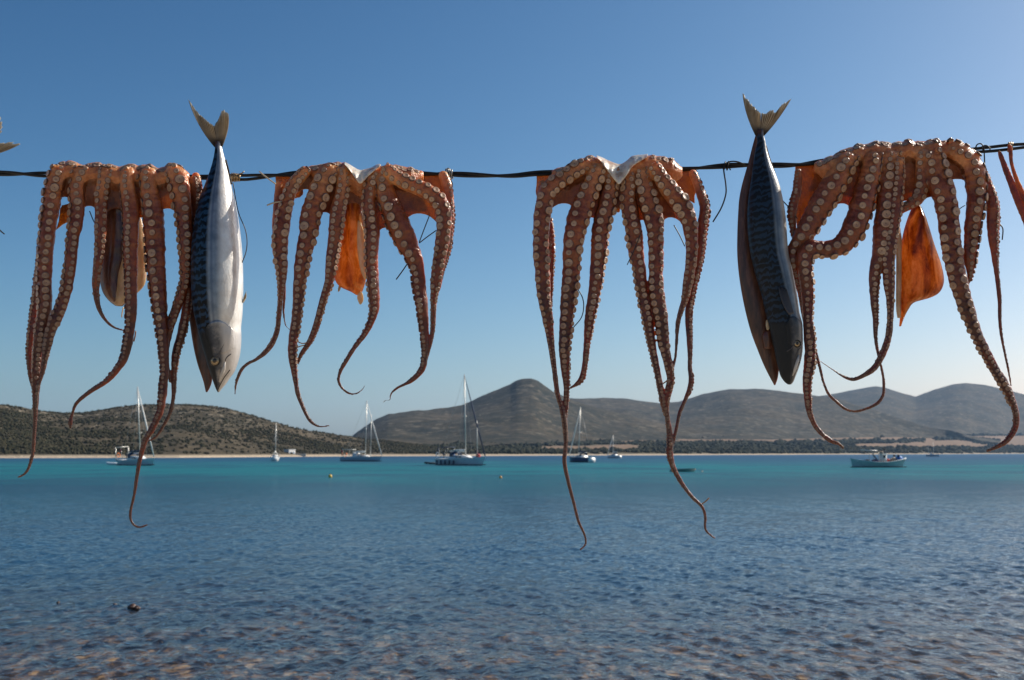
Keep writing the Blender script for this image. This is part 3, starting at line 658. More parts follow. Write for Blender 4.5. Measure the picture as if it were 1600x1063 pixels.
octopus('octopus with white notch on top and rust orange mantle, right of the silvery mackerel', [
 dict(p=[(482,263,20),(470,275,20),(458,290,20),(450,308,22),(446,325,24),(442,347,25),(438,370,26),(438,395,24),(440,420,19),(440,440,14),(438,467,9),(436,492,8.5),(433,517,8.5),(425,537,9),(414,551,8),(400,562,5.5),(388,568,5),(378,577,5.5),(371,592,5),(368,605,3.6),(367,617,2.6)], phi=(0,-5), d0=-.012, d1=-.008),
 dict(p=[(436,282,12),(434,320,14),(432,360,14),(436,400,12),(443,440,7),(444,467,5),(443,487,4),(446,507,3),(453,516,2.4)], nos=1, d0=.004, d1=.002),
 dict(p=[(524,258,26),(510,276,34),(500,298,36),(491,320,33),(485,340,32),(482,362,30),(475,395,25),(471,420,23),(468,445,20),(466,470,18),(463,500,16),(458,530,15),(457,555,14),(459,575,11),(462,597,8),(466,618,7),(472,633,6.5),(478,647,5.5),(484,657,5.5),(492,664,4.4),(502,667,3.2),(515,665,2.4)], phi=(15,38), d0=-.010, d1=-.008),
 dict(p=[(538,262,18),(536,282,20),(534,302,22),(529,325,24),(526,345,25),(524,368,23),(520,395,20),(517,420,18),(514,440,15),(508,460,13),(502,481,12),(495,507,11),(487,528,10),(480,540,9),(470,555,7),(465,568,5)], phi=(18,25), d0=-.012, d1=-.005, smax=8),
 dict(p=[(590,264,20),(580,285,20),(576,315,20),(579,340,22),(582,362,23),(581,390,21),(581,415,20),(583,445,19),(585,470,17),(584,488,14),(578,507,11),(568,525,9),(554,543,7.5),(541,564,7),(532,580,5.8),(529,595,4.6),(535,607,4),(546,615,3.6),(557,615,3),(566,609,2.5),(570,602,2)], phi=(-18,-38), d0=-.012, d1=-.006, smax=9),
 dict(p=[(600,262,24),(600,285,28),(606,312,32),(618,340,36),(629,365,36),(638,385,32),(647,402,26),(653,425,22),(655,445,21),(659,475,19),(662,505,16),(664,530,13),(664,555,11),(661,574,10),(652,587,8),(641,596,7.5),(632,601,4.5),(620,607,4.5),(611,616,3.4),(609,625,2),(602,626,1.8),(598,631,1.6)], phi=(-45,-60), d0=-.009, d1=-.010),
 dict(p=[(600,260,22),(617,276,24),(640,288,24),(662,297,25),(682,311,26),(692,328,26),(694,348,25),(692,372,23),(688,397,21),(684,420,19),(681,445,18),(678,465,12),(677,490,9.5),(676,515,8.5),(673,535,7),(669,552,5),(664,570,4)], phi=(5,0), d0=-.016, d1=-.012),
 dict(p=[(690,268,16),(698,290,17),(702,320,16),(703,350,14),(699,390,12),(692,420,8),(686,450,5)], phi=(70,70), d0=.002, d1=-.004, smax=5),
 ], [(478,263),(490,258),(505,255),(520,253),(535,253),(546,259),(556,265),(566,266),(580,263),(592,258),(606,257),(622,258),(638,260),(652,264),(662,270)],
 [(0,2,272,300,14,-.004),(2,3,270,336,10,-.006),(3,4,272,322,8,-.002),(4,5,270,360,10,-.005),(5,6,286,338,22,-.003)],
 [('mantle', [(318,534,566),(345,533,572),(375,529,573),(400,525,574),(420,523,574),(436,523,572),(448,531,569),(456,548,566),(461,556,563)], .016, .015, M_mantle),
  ('mantle_lining', [(345,559,562),(360,558,568),(385,558,571),(405,560,572),(425,564,573),(436,569,573)], .001, .004, M_cream),
  ('gut', [(455,561,564),(460,559,567),(466,558,568),(472,560,567),(476,562,564)], .012, .003, M_cream), ('gut', [(447,529,533),(452,528,532),(456,528,530)], .014, .002, M_cream)],
 [[(538,253,257),(546,257,266),(554,262,277),(562,266,287),(570,265,281),(580,262,271),(590,257,263),(595,257,259)]],
 [([(405,268),(416,277),(431,288)], 2.4, M_twig, -.016), ([(417,321),(428,317),(440,315)], 2.4, M_twig, -.018), ([(673,332),(664,355),(655,379)], 1.8, M_thread, .002), ([(682,360),(668,370),(655,380)], 1.8, M_thread, .002), ([(638,410),(630,422),(619,437)], 2.0, M_thread, .0),
  ([(464,533),(472,537),(482,535)], 1.8, M_flesh, -.007), ([(460,545),(470,541),(480,539)], 1.8, M_flesh, -.007)], 2,
 plates=[([(431,276),(482,272),(470,310),(430,312)], .014, .0022), ([(630,268),(700,272),(703,308),(668,302)], .014, .0022)])

octopus('longest hanging octopus, white notch on top, no mantle showing, right of the bare line', [
 dict(p=[(925,255,24),(902,264,27),(880,280,27),(866,289,28),(855,302,29),(850,322,29),(847,340,28),(846,360,26),(845,385,25),(846,405,25),(848,430,24),(850,463,22),(856,499,17),(861,537,11),(866,576,8.5),(871,614,8),(878,640,8),(882,660,9),(884,691,7),(882,722,7),(888,753,6.2),(896,784,5.4),(904,815,5),(913,835,4.4),(915,850,3.8),(906,860,3)], phi=(5,-10), d0=-.010, d1=-.008),
 dict(p=[(848,282,12),(846,310,14),(856,350,16),(860,390,14),(860,420,12),(860,450,9),(861,480,6)], phi=(40,20), d0=.004, d1=.0, smax=5),
 dict(p=[(938,257,26),(926,286,30),(916,309,32),(908,328,34),(903,345,36),(898,367,34),(894,391,30),(893,416,28),(891,440,27),(888,465,25),(885,499,22),(882,537,19),(883,576,14),(885,606,10),(884,632,8.5),(883,656,7),(885,690,4)], phi=(5,35), d0=-.011, d1=-.009),
 dict(p=[(952,264,20),(953,286,24),(950,306,26),(946,328,28),(941,345,28),(937,367,27),(936,391,26),(933,416,23),(931,440,21),(927,465,19),(921,499,16),(917,537,11),(914,568,9),(909,591,10),(900,601,6),(890,607,3)], phi=(20,48), d0=-.008, d1=-.004),
 dict(p=[(983,264,20),(984,288,24),(982,306,26),(984,328,26),(988,347,26),(992,372,26),(994,396,24),(999,421,21),(1002,445,20),(1006,465,19),(1012,499,18),(1018,537,13),(1026,576,10.5),(1032,606,10),(1037,630,11),(1043,653,8),(1046,675,9),(1047,691,11),(1047,711,11),(1052,730,8.5),(1064,753,7),(1081,776,6.2),(1097,792,5.2),(1102,807,4.6),(1102,826,4.2),(1110,836,3.6),(1118,842,3)], phi=(-20,-45), d0=-.008, d1=-.008),
 dict(p=[(1003,262,22),(1006,284,26),(1010,303,29),(1016,325,32),(1022,345,30),(1024,367,27),(1025,391,25),(1025,416,23),(1025,440,23),(1027,465,24),(1033,499,22),(1037,537,18),(1044,568,14),(1048,591,13),(1045,610,12),(1041,630,10),(1043,655,7),(1048,690,4)], phi=(0,0), d0=-.010, d1=-.011),
 dict(p=[(1020,255,22),(1029,272,25),(1042,291,28),(1055,308,30),(1068,326,29),(1076,345,26),(1080,367,22),(1081,391,20),(1079,416,18),(1075,440,16),(1071,465,12.5),(1065,483,9),(1059,506,7.5),(1057,537,5.2),(1055,560,4.4),(1050,580,5),(1045,602,4)], phi=(0,-5), d0=-.016, d1=-.012),
 dict(p=[(1080,266,14),(1088,284,14),(1096,306,15),(1101,325,17),(1099,345,17),(1097,367,16),(1095,391,14),(1091,416,12.5),(1085,440,12),(1080,463,12),(1076,491,12),(1077,522,10),(1078,552,8),(1078,576,7.4),(1080,591,9),(1078,606,9),(1070,626,6.4),(1062,645,6),(1057,668,5.8),(1052,690,5),(1048,705,4)], phi=(62,45), d0=.000, d1=-.010, smax=6),
 ], [(862,266),(870,263),(880,260),(892,257),(905,250),(918,245),(930,245),(942,250),(954,256),(966,258),(976,255),(984,248),(996,245),(1010,243),(1022,241),(1036,244),(1048,247),(1058,254),(1066,262)],
 [(0,2,276,322,18,-.005),(2,3,272,344,10,-.006),(3,4,276,330,10,-.004),(4,5,272,348,10,-.006),(5,6,278,344,22,-.004)],
 [], [[(932,243,246),(940,246,254),(950,251,268),(960,255,281),(967,257,288),(974,255,281),(982,249,270),(986,245,263),(994,243,256),(1004,242,250),(1012,241,245)]],
 [([(903,452),(910,465),(912,480),(908,497),(895,513)], 1.8, M_thread, -.012), ([(1003,360),(992,388),(980,414)], 1.6, M_thread, -.022), ([(1053,352),(1062,368),(1070,385)], 1.8, M_thread, .004), ([(1093,790),(1102,784),(1108,778)], 2.0, M_flesh, -.008), ([(1033,601),(1040,597),(1046,590)], 2.2, M_flesh, -.010)], 3,
 plates=[([(838,274),(880,268),(862,312),(838,318)], .014, .0022), ([(1036,262),(1085,266),(1087,320),(1070,308)], .014, .0022), ([(962,300),(972,300),(970,332),(962,332)], .004, .002)])

octopus('octopus right of the dark split mackerel, one thick arm bent sideways, orange mantle', [
 dict(p=[(1330,240,30),(1318,262,34),(1306,283,37),(1294,302,40),(1283,321,39),(1271,341,36),(1259,362,32),(1248,380,27),(1239,396,24),(1239,412,18),(1244,428,14),(1250,455,10),(1254,485,7),(1258,510,5)], phi=(20,22), d0=-.012, d1=.004),
 dict(p=[(1248,264,12),(1245,300,14),(1238,328,15),(1239,355,11),(1242,380,7)], phi=(-60,-60), d0=.004, d1=.002, smax=5),
 dict(p=[(1366,238,28),(1363,255,31),(1359,274,34),(1353,296,36),(1347,318,37),(1340,341,37),(1330,364,36),(1314,383,31),(1291,390,28),(1270,389,27),(1258,399,25),(1258,424,23),(1261,450,21),(1262,475,18),(1262,498,16),(1265,527,18),(1266,551,18),(1264,574,17),(1261,598,14),(1262,621,12),(1265,645,9.5),(1272,663,8),(1283,677,7.4),(1298,689,7),(1311,694,5.4),(1318,701,4)], phi=(35,15), d0=-.013, d1=-.010),
 dict(p=[(1393,236,24),(1389,256,27),(1388,283,30),(1386,312,31),(1383,341,32),(1380,365,33),(1377,394,28),(1368,420,20),(1366,445,16),(1366,469,12.5),(1368,498,9.5),(1368,527,6.5),(1371,548,5),(1376,570,4.2),(1380,590,4.6),(1381,606,4.8),(1379,619,5),(1370,631,5),(1353,639,4.6),(1336,643,4.2),(1321,639,4.8),(1308,629,5),(1295,616,4.6),(1287,598,4.4),(1281,574,5),(1274,548,5),(1268,530,4)], phi=(25,30), d0=-.011, d1=-.006),
 dict(p=[(1404,246,18),(1404,270,20),(1402,300,20),(1398,340,20),(1392,380,20),(1388,410,20),(1389,439,19),(1391,469,14),(1391,498,10.5),(1388,527,11),(1380,551,11),(1367,574,10),(1351,586,7.5),(1333,593,5.6),(1317,588,4.4),(1300,577,2.8),(1288,569,2.2),(1281,564,1.8)], phi=(10,-25), d0=-.016, d1=-.012, smax=7),
 dict(p=[(1441,234,26),(1441,258,25),(1440,290,23),(1434,310,20),(1422,320,16),(1410,328,12),(1400,338,8)], phi=(10,-10), d0=-.008, d1=-.004, smax=9),
 dict(p=[(1456,236,32),(1462,259,36),(1468,283,39),(1476,308,38),(1481,336,34),(1484,365,33),(1488,394,32),(1493,420,29),(1499,445,27),(1506,469,26),(1516,498,23),(1528,527,19),(1540,551,17),(1552,574,15),(1567,598,17),(1577,616,16),(1586,639,11),(1588,660,9.5),(1583,676,9),(1572,690,8),(1557,699,6.4),(1541,705,4.6)], phi=(0,-45), d0=-.013, d1=-.010),
 dict(p=[(1478,232,32),(1498,240,37),(1514,254,38),(1523,275,34),(1525,300,31),(1524,321,28),(1520,350,26),(1517,380,24),(1515,409,19),(1516,428,12),(1512,444,6)], phi=(35,40), d0=-.010, d1=-.004),
 dict(p=[(1530,255,14),(1540,280,15),(1547,300,17),(1551,320,21),(1552,342,21),(1552,365,18),(1554,394,12.5),(1557,424,8),(1560,450,7),(1562,475,6.2),(1562,498,5.6),(1565,527,5),(1571,557,4.2),(1577,586,3.6),(1580,604,3)], phi=(65,60), d0=-.002, d1=-.006, smax=5),
 ], [(1272,256),(1283,250),(1294,246),(1308,238),(1324,230),(1340,226),(1358,222),(1376,220),(1392,223),(1406,222),(1420,218),(1434,221),(1448,219),(1462,217),(1478,219),(1494,221),(1508,228),(1522,235),(1532,248)],
 [(0,2,250,322,30,-.005),(2,3,240,330,14,-.006),(3,4,242,360,4,-.008),(4,5,240,318,6,-.004),(5,6,238,312,12,-.005),(6,7,240,284,10,-.006)],
 [('mantle', [(318,1428,1436),(335,1421,1443),(360,1413,1452),(385,1408,1460),(410,1406,1469),(430,1405,1474),(445,1405,1474),(458,1405,1467),(466,1405,1452),(473,1406,1428),(484,1406,1419),(498,1406,1412),(510,1405,1408)], .014, .019, M_mantle),
  ('mantle_lining', [(352,1396,1404),(372,1397,1409),(400,1400,1409),(440,1400,1409),(480,1400,1408),(497,1402,1408)], .010, .006, M_cream)],
 [], [([(1494,332),(1500,326),(1508,321)], 1.6, M_thread, .002), ([(1562,350),(1567,358),(1566,375)], 2.0, M_thread, -.002), ([(1223,314),(1234,326),(1246,342)], 1.8, M_thread, -.004)], 4, back_v=30,
 plates=[([(1242,258),(1300,250),(1292,330),(1246,362)], .014, .0024)])
# ------------------------------------------------------------------ the line with its binding wires
def rubber():
    t = NT('black cable'); n = t.noise(t.obj(), 300, 3); t.p(col=t.ramp(n, [(.3, (.006, .0055, .0055)), (.7, (.02, .017, .015))]), rough=.5, spec=.3, normal=t.bump(n, .3, .0005)); return t.m
M_cable = rubber(); M_wire = simple('bronze tie wire', (.30, .20, .10), .35, .7, 300, .4); M_swire = simple('grey tie wire', (.32, .30, .27), .35, .7, 300, .4)
LP = spline([(-420,258,0),(-200,266,0),(0,271,0),(75,273,0),(220,276,0),(365,277.5,0),(400,276.5,0),(480,271,0),(580,272,0),(690,272,0),(790,275,0),(850,270.5,0),(960,268,0),(1060,265,0),(1150,258.5,0),(1240,258,0),(1300,251,0),(1400,243,0),(1533,234.5,0),(1600,228,0),(1800,212,0),(2050,190,0)], 4)
LU, LV = LP[:, 0], LP[:, 1]; WD = .010
line = empty('line', P(800, 274, D+WD), 'black twisted cable strung across the whole view holding octopuses and fish', 'line')
def strand(ph):
    a = LU/110.*2*math.pi*.5+ph+1.4*np.sin(LU/97.); gap = 2.1+1.9*np.clip(np.sin(LU/61.+1), 0, 1)*np.clip(np.sin(LU/223.), 0, 1)
    mb = MB(); mb.tube([P(u, v+math.cos(x)*g, D+WD+math.sin(x)*g*PXM(D)) for u, v, x, g in zip(LU, LV, a, gap)], 2.5*PXM(D), 8); mb.build('strand', M_cable, line)
strand(0.); strand(math.pi)
def coil(name, mat, pts, rad, parent=line, d=0.0):
    mb = MB(); s = spline([(p[0], p[1], p[2] if len(p) > 2 else 0) for p in pts], 1.2)
    mb.tube([P(p[0], p[1], D+WD+d+p[2]*PXM(D)) for p in s], rad*PXM(D), 6); mb.build(name, mat, parent)
def helix(u0, u1, turns, r, jit=0):
    o = []
    for i in range(int(turns*8)+1):
        f = i/(turns*8); a = i*math.pi/4; u = u0+(u1-u0)*f; v = float(np.interp(u, LU, LV)); rr = r+jit*math.sin(i*1.7)
        o.append((u, v+rr*math.cos(a), -rr*math.sin(a)))
    return o
coil('tie', M_wire, helix(361, 375, 5.5, 6.2, .5)+[(378, 271, -5), (381, 268, -4)], 1.0)
coil('tie', M_swire, helix(695, 708, 4, 7, 1.6)+[(704, 282, -9), (705, 290, -9), (701, 300, -12), (697, 311, -14)], 1.1)
coil('tie', M_swire, [(703, 266, -8), (700, 263, -8), (697, 269, -9), (703, 280, -10), (707, 288, -10), (704, 297, -12), (698, 305, -16)], 1.0)
coil('tie', M_cable, [(1165, 258, -4), (1152, 253, -5), (1140, 253, -6), (1131, 259, -7), (1131, 268, -7), (1134, 288, -6), (1134, 304, -5), (1127, 325, -4), (1114, 347, -3)], 1.2)
coil('tie', M_cable, helix(1131, 1141, 2, 6, .6), 1.2)
coil('tie', M_cable, [(1524, 232, -5), (1527, 226, -6), (1533, 225, -7), (1537, 231, -7), (1538, 243, -7), (1538.5, 256, -6)], 1.1)
coil('tie', M_cable, [(1536, 228, -5), (1542, 228, -7), (1547, 233, -8), (1543, 238, -8), (1537, 236, -6), (1534, 229, -5)], 1.1)
coil('tie', M_cable, [(-30, 272, -4), (-24, 300, -4), (-12, 345, -4), (0, 360, -4), (7, 366, -4)], 1.1)
coil('tie', M_wire, helix(1575, 1582, 2.5, 6.5, .6), 1.5)

# ------------------------------------------------------------------ mackerel
def fish_mat(name, edge, belly=1.0, dull=0.0, fq=205.):
    t = NT(name); a = t.xyz(t.attr('fl')[1]); lat, ln = a[0], a[1]; o = t.obj()
    n1 = t.noise(o, 70, 4, .6); n2 = t.noise(o, 420, 3, .6)
    wob = t.math('MULTIPLY', t.math('SUBTRACT', t.noise(t.map(o, (1.4, 1, .9)), 62, 3, .6, 1.2), .5), 15.)
    ph = t.math('ADD', t.math('MULTIPLY', ln, fq), t.math('ADD', wob, t.math('MULTIPLY', lat, 2.8)))
    st = t.mr(t.math('SINE', ph), -.75, .55)
    back = t.mix(st, (.014, .042, .090), (.0015, .002, .004))
    flank = t.ramp(n1, [(.3, (.11, .145, .19)), (.6, (.24, .28, .33))])
    flank = t.mix(t.mr(t.math('ABSOLUTE', t.math('SUBTRACT', lat, edge+.17)), 0., .10, .55, 0.), flank, (.05, .08, .14))
    bel = t.ramp(n1, [(.3, (.62, .56, .50)), (.65, (.80, .77, .72))])
    c = t.mix(t.mr(lat, edge-.08, edge+.10), back, flank); c = t.mix(t.mr(lat, edge+.30, edge+.62), c, bel)
    head = t.mr(ln, .755, .775); hc = t.ramp(n1, [(.36, (.022, .026, .036)), (.50, (.075, .08, .095)), (.66, (.26, .235, .215))])
    hc = t.mix(t.mr(lat, edge+.25, edge+.60), hc, (.52, .48, .45)); hc = t.mix(t.mr(lat, edge-.25, edge+.05, 1., 0.), hc, (.015, .018, .022))
    c = t.mix(head, c, hc); c = t.mix(dull, c, (.02, .022, .026))
    ped = t.mr(ln, .0, .035, 1., 0.); c = t.mix(t.math('MULTIPLY', ped, .75), c, (.10, .045, .03))
    sc_ = t.voro(t.map(o, (1, 1, .7)), 420)
    t.p(col=c, rough=t.ramp(n2, [(.3, .28), (.7, .48)]), metal=t.mr(lat, edge-.05, edge+.15, .0, .35), spec=t.mr(lat, edge-.1, edge+.15, .16, .45), coat=t.mr(lat, edge-.1, edge+.2, .03, .3), coatr=.12,
        normal=t.bump(t.math('ADD', t.math('MULTIPLY', sc_, .5), t.math('MULTIPLY', n2, .6)), .35, .0008)); return t.m
M_fish1 = fish_mat('silver mackerel skin', -.12); M_fish2 = fish_mat('blue black mackerel skin', .22, dull=.45, fq=250.)
def split_mat():
    t = NT('dried fish inside'); o = t.obj(); n = t.noise(t.map(o, (1.6, 1, .35)), 90, 5, .62)
    t.p(col=t.ramp(n, [(.3, (.025, .009, .006)), (.5, (.085, .030, .015)), (.72, (.20, .085, .042))]), rough=.38, coat=.2, sss=.25, sssr=(1, .3, .12), ssss=.006, normal=t.bump(n, .5, .001)); return t.m
M_split = split_mat()
def fin_mat():
    t = NT('fin membrane'); a = t.xyz(t.attr('fl')[1]); r = t.math('SINE', t.math('MULTIPLY', a[0], 75.)); n = t.noise(t.obj(), 150, 3)
    c = t.mix(t.mr(r, -.4, .6), (.30, .21, .11), (.72, .60, .43)); c = t.mix(t.mr(a[1], .0, .35, 1., 0.), c, (.05, .03, .02)); c = t.mix(t.mr(a[1], .8, 1.), c, (.62, .57, .48)); c = t.mix(t.math('MULTIPLY', n, .4), c, (.06, .045, .03))
    t.p(col=c, rough=.45); tl = t.new('ShaderNodeBsdfTranslucent'); t.set(tl.inputs[0], c)
    mx = t.new('ShaderNodeMixShader'); mx.inputs[0].default_value = .55; t.l.new(t.b.outputs[0], mx.inputs[1]); t.l.new(tl.outputs[0], mx.inputs[2]); t.l.new(mx.outputs[0], t.out.inputs[0]); return t.m
M_fin = fin_mat(); M_eye = simple('golden fish eye', (.36, .26, .15), .2, .5, 700, .6); M_pupil = simple('fish pupil', (.03, .025, .02), .08)
M_crease = simple('dark head crease', (.055, .05, .055), .4)
def lofted(rows, d, ratio, mat, name, parent, v0, v1, nseg=36, bulge=0.0):
    rows = np.array(rows, float); vv = np.linspace(rows[0, 0], rows[-1, 0], 120)
    def cr(col):
        sp = spline(np.column_stack([rows[:, 0], rows[:, 0]*0, rows[:, col]]), .7); return np.interp(vv, sp[:, 0], sp[:, 2])
    ul, ur = cr(1), cr(2)
    def surf(v, lat, off=0.0):                        # point on the camera side, lat -1..1
        a, b = np.interp(v, vv, ul), np.interp(v, vv, ur); c = (a+b)/2; h = max(.6, (b-a)/2)
        p = P(c+(h+off)*lat, v, D+d); p[1] -= (h*ratio+off)*PXM(D)*math.sqrt(max(0, 1-lat*lat))**.9; return p
    V = []; A = []
    for v, a, b in zip(vv, ul, ur):
        c = (a+b)/2; h = max(.6, (b-a)/2)
        for j in range(nseg):
            t_ = 2*math.pi*j/nseg; s_, c_ = math.sin(t_), math.cos(t_)
            p = P(c+h*s_, v, D+d); p[1] -= h*ratio*PXM(D)*np.sign(c_)*abs(c_)**.9; V.append(p); A.append((s_, (v-v0)/(v1-v0), 0))
    n = len(vv); Fc = [(i*nseg+j, (i+1)*nseg+j, (i+1)*nseg+(j+1) % nseg, i*nseg+(j+1) % nseg) for i in range(n-1) for j in range(nseg)]
    Fc += [tuple(range(nseg)), tuple((n-1)*nseg+j for j in range(nseg-1, -1, -1))]
    return mesh(name, V, Fc, [mat], parent, attrs={'fl': A}), surf
def tail(lobes, d, parent, seed, name='tail_fin'):
    rs = np.random.default_rng(seed); V = []; Fc = []; A = []
    for base0, base1, ends, ctrl in lobes:
        nr, nl = 34, 16; e = np.array(ends, float); Ls = np.concatenate([[0], np.cumsum(np.linalg.norm(np.diff(e, axis=0), axis=1))]); st = len(V)
        for side in (0, 1):
            for k in range(nr):
                f = k/(nr-1); q = Ls[-1]*f; E = np.array((np.interp(q, Ls, e[:, 0]), np.interp(q, Ls, e[:, 1])))
                Bs = np.array(base0)*(1-f)+np.array(base1)*f; Ct = np.array(ctrl)*(1-f)**1.5+(Bs*.5+E*.5)*(1-(1-f)**1.5)
                E = Bs+(E-Bs)*(1-.10*rs.random()*(1 if 2 < k else .2)*(side == 0)) if side == 0 else ends_[k]
                if side == 0:
                    if k == 0: ends_ = []
                    ends_.append(E)
                for i in range(nl):
                    g = i/(nl-1); p = Bs*(1-g)**2+2*Ct*g*(1-g)+E*g*g
                    th = (.0016*(1-g)+.00035)*(1 if side else -1); rid = .0006*math.sin(k*1.9)*g
                    w = P(p[0], p[1], D+d); w[1] += th+rid+.004*math.sin(f*3)*g; V.append(w); A.append((f, g, 0))
        N_ = nr*nl
        for k in range(nr-1):
            for i in range(nl-1):
                a = st+k*nl+i; Fc.append((a, a+1, a+nl+1, a+nl)); b = a+N_; Fc.append((b, b+nl, b+nl+1, b+1))
        for k in range(nr-1):
            a = st+k*nl; Fc.append((a, a+nl, a+nl+N_, a+N_)); a += nl-1; Fc.append((a, a+N_, a+nl+N_, a+nl))
        for i in range(nl-1):
            a = st+i; Fc.append((a, a+N_, a+N_+1, a+1)); a = st+(nr-1)*nl+i; Fc.append((a, a+1, a+N_+1, a+N_))
    return mesh(name, V, Fc, [M_fin], parent, attrs={'fl': A})
def mackerel(label, rows, half, lobes, mat, d, eye, gill, seed, ratio=.62, half_d=.016, extra=True, cheek=None):
    v0, v1 = rows[0][0], rows[-1][0]; root = empty('mackerel', P((rows[0][1]+rows[0][2])/2, rows[0][0]+40, D+d), label, 'fish', 'split mackerel hung by the tail')
    body, surf = lofted(rows, d, ratio, mat, 'body', root, v0, v1)
    if half: lofted(half, half_d, .30, M_split, 'split_half', root, v0, v1)
    tail(lobes, d, root, seed)
    if gill:                                          # raised gill plate following the cheek: an arc-edged shell
        (ga, gb, la, lb) = gill; n, m = 18, 18; V = []; A = []
        for i in range(n):
            for j in range(m):
                f = i/(n-1); g = j/(m-1); lat = la+(lb-la)*g; top = ga+(gb-ga)*.30*(2*g-1)**2; bot = gb-(gb-ga)*.22*(2*g-1)**2
                v = top+(bot-top)*f; off = 1.5*math.sin(math.pi*min(1, max(0, .08+.92*g)))**.35*(1-f)**.6+.15
                V.append(surf(v, lat, off)); A.append((lat, (v-v0)/(v1-v0)+.03, 0))
        Fc = [(i*m+j, i*m+j+1, (i+1)*m+j+1, (i+1)*m+j) for i in range(n-1) for j in range(m-1)]
        # inner skin so the plate has thickness
        Vi = [p+np.array((0, .0012, 0)) for p in V]; o_ = len(V); Fc += [tuple(o_+k for k in reversed(f)) for f in Fc]
        edge = [j for j in range(m)]+[i*m+m-1 for i in range(1, n)]+[(n-1)*m+j for j in range(m-2, -1, -1)]+[i*m for i in range(n-2, 0, -1)]
        Fc += [(edge[k], o_+edge[k], o_+edge[(k+1) % len(edge)], edge[(k+1) % len(edge)]) for k in range(len(edge))]
        mesh('gill_cover', V+Vi, Fc, [mat], root, attrs={'fl': A+A})
    if eye:
        eu, ev, er = eye; a = np.interp(ev, [r[0] for r in rows], [r[1] for r in rows]); b = np.interp(ev, [r[0] for r in rows], [r[2] for r in rows])
        p = surf(ev, (eu-(a+b)/2)/((b-a)/2)); k = PXM(D)
        mb = MB(); mb.ball(p+np.array((0, .0006, 0)), (er*k, .0028, er*k), 20, 12); eo = mb.build('eye', M_eye, root)
        mb = MB(); mb.ball(p+np.array((0, -.0014, 0)), (er*.48*k, .0014, er*.48*k), 16, 9); mb.build('pupil', M_pupil, eo)
        mb = MB(); mb.tube([p+np.array((math.cos(x)*er*1.06*k, -.0009, math.sin(x)*er*1.06*k)) for x in np.linspace(0, 2*math.pi, 25)], .0006, 6); mb.build('eye_rim', M_pupil, eo)
    if cheek:                                         # jaw bone plate and mouth line
        mb = MB(); pts = [surf(v, l, .5) for v, l in cheek]; mb.tube(pts, [.0006+.0016*math.sin(math.pi*i/(len(pts)-1)) for i in range(len(pts))], 8); mb.build('jaw', simple('pale jaw bone', (.50, .46, .42), .35, .1, 300, .3), root)
    if gill:
        g0, g1 = gill[0], gill[1]; h_ = g1-g0
        for nm, pts in (('gill_ridge', [(g0+h_*.42, .78), (g0+h_*.58, .52), (g0+h_*.80, .28), (g0+h_*1.02, .02), (g0+h_*1.12, -.30)]), ('mouth_line', [(v1-4, .15), (v1-14, .45), (v1-25, .66), (v1-34, .80)]), ('cheek_crease', [(g0+h_*.98, .72), (g0+h_*1.10, .50), (g0+h_*1.2, .44)])):
            s_ = spline([(a_, b_*60) for a_, b_ in pts], 2.0); mb = MB(); mb.tube([surf(q[0], q[1]/60, .15) for q in s_], .00055, 6); mb.build(nm, M_pupil if nm == 'mouth_line' else M_crease, root)
    return root, surf
r1, s1 = mackerel('silvery mackerel with striped back and sunlit white belly between two octopuses',
 [(222,336,345),(232,336,347),(244,334.5,350),(256,332,353.5),(270,328,357),(290,321,361),(310,314,366),(330,309,369.5),(350,305,372.5),(375,302,375.5),(400,300.5,377.5),(430,300,378.5),(460,301,378.5),(490,304.5,377.5),(510,309,375.5),(530,314,376),(550,319.5,374.5),(566,324,371),(580,328,366),(591,331.5,358.5),(601,335,352),(608,337.5,346),(613,340,342.5)],
 [(330,307,330),(400,299,322),(440,296,318),(470,295,318),(491,295,320),(515,298,324),(535,301,328),(555,305,331),(572,309.5,333),(585,314,332),(597,318,331),(606,320,328),(613,321.5,324)],
 [((335,230),(340,222),[(293.5,154),(303,168),(314.6,180),(326,189.5),(334,196)],(306,196)), ((346.5,230),(340,222),[(357,178),(352,171),(347,168),(342,177),(339,185),(334,196)],(360,200))],
 M_fish1, -.007, (342.5,566,7.4), (505,556,-.45,.86), 5, ratio=1.1, cheek=[(568,.42),(578,.38),(588,.30),(598,.16)])
tail([((377,478),(378,470),[(385,455),(384,464),(380,474)],(380,466))], -.006, r1, 8, 'pelvic_fin')
coil('thread', M_thread, [(364,286,-8),(372,330,-8),(383,358,-6),(386,378,-6),(384,395,-6),(378,411,-8)], .8, r1, -.01)
coil('finlet', M_fin, [(353,250,-20),(356,262,-20),(359,276,-18),(362,288,-18)], 1.3, r1, -.004)
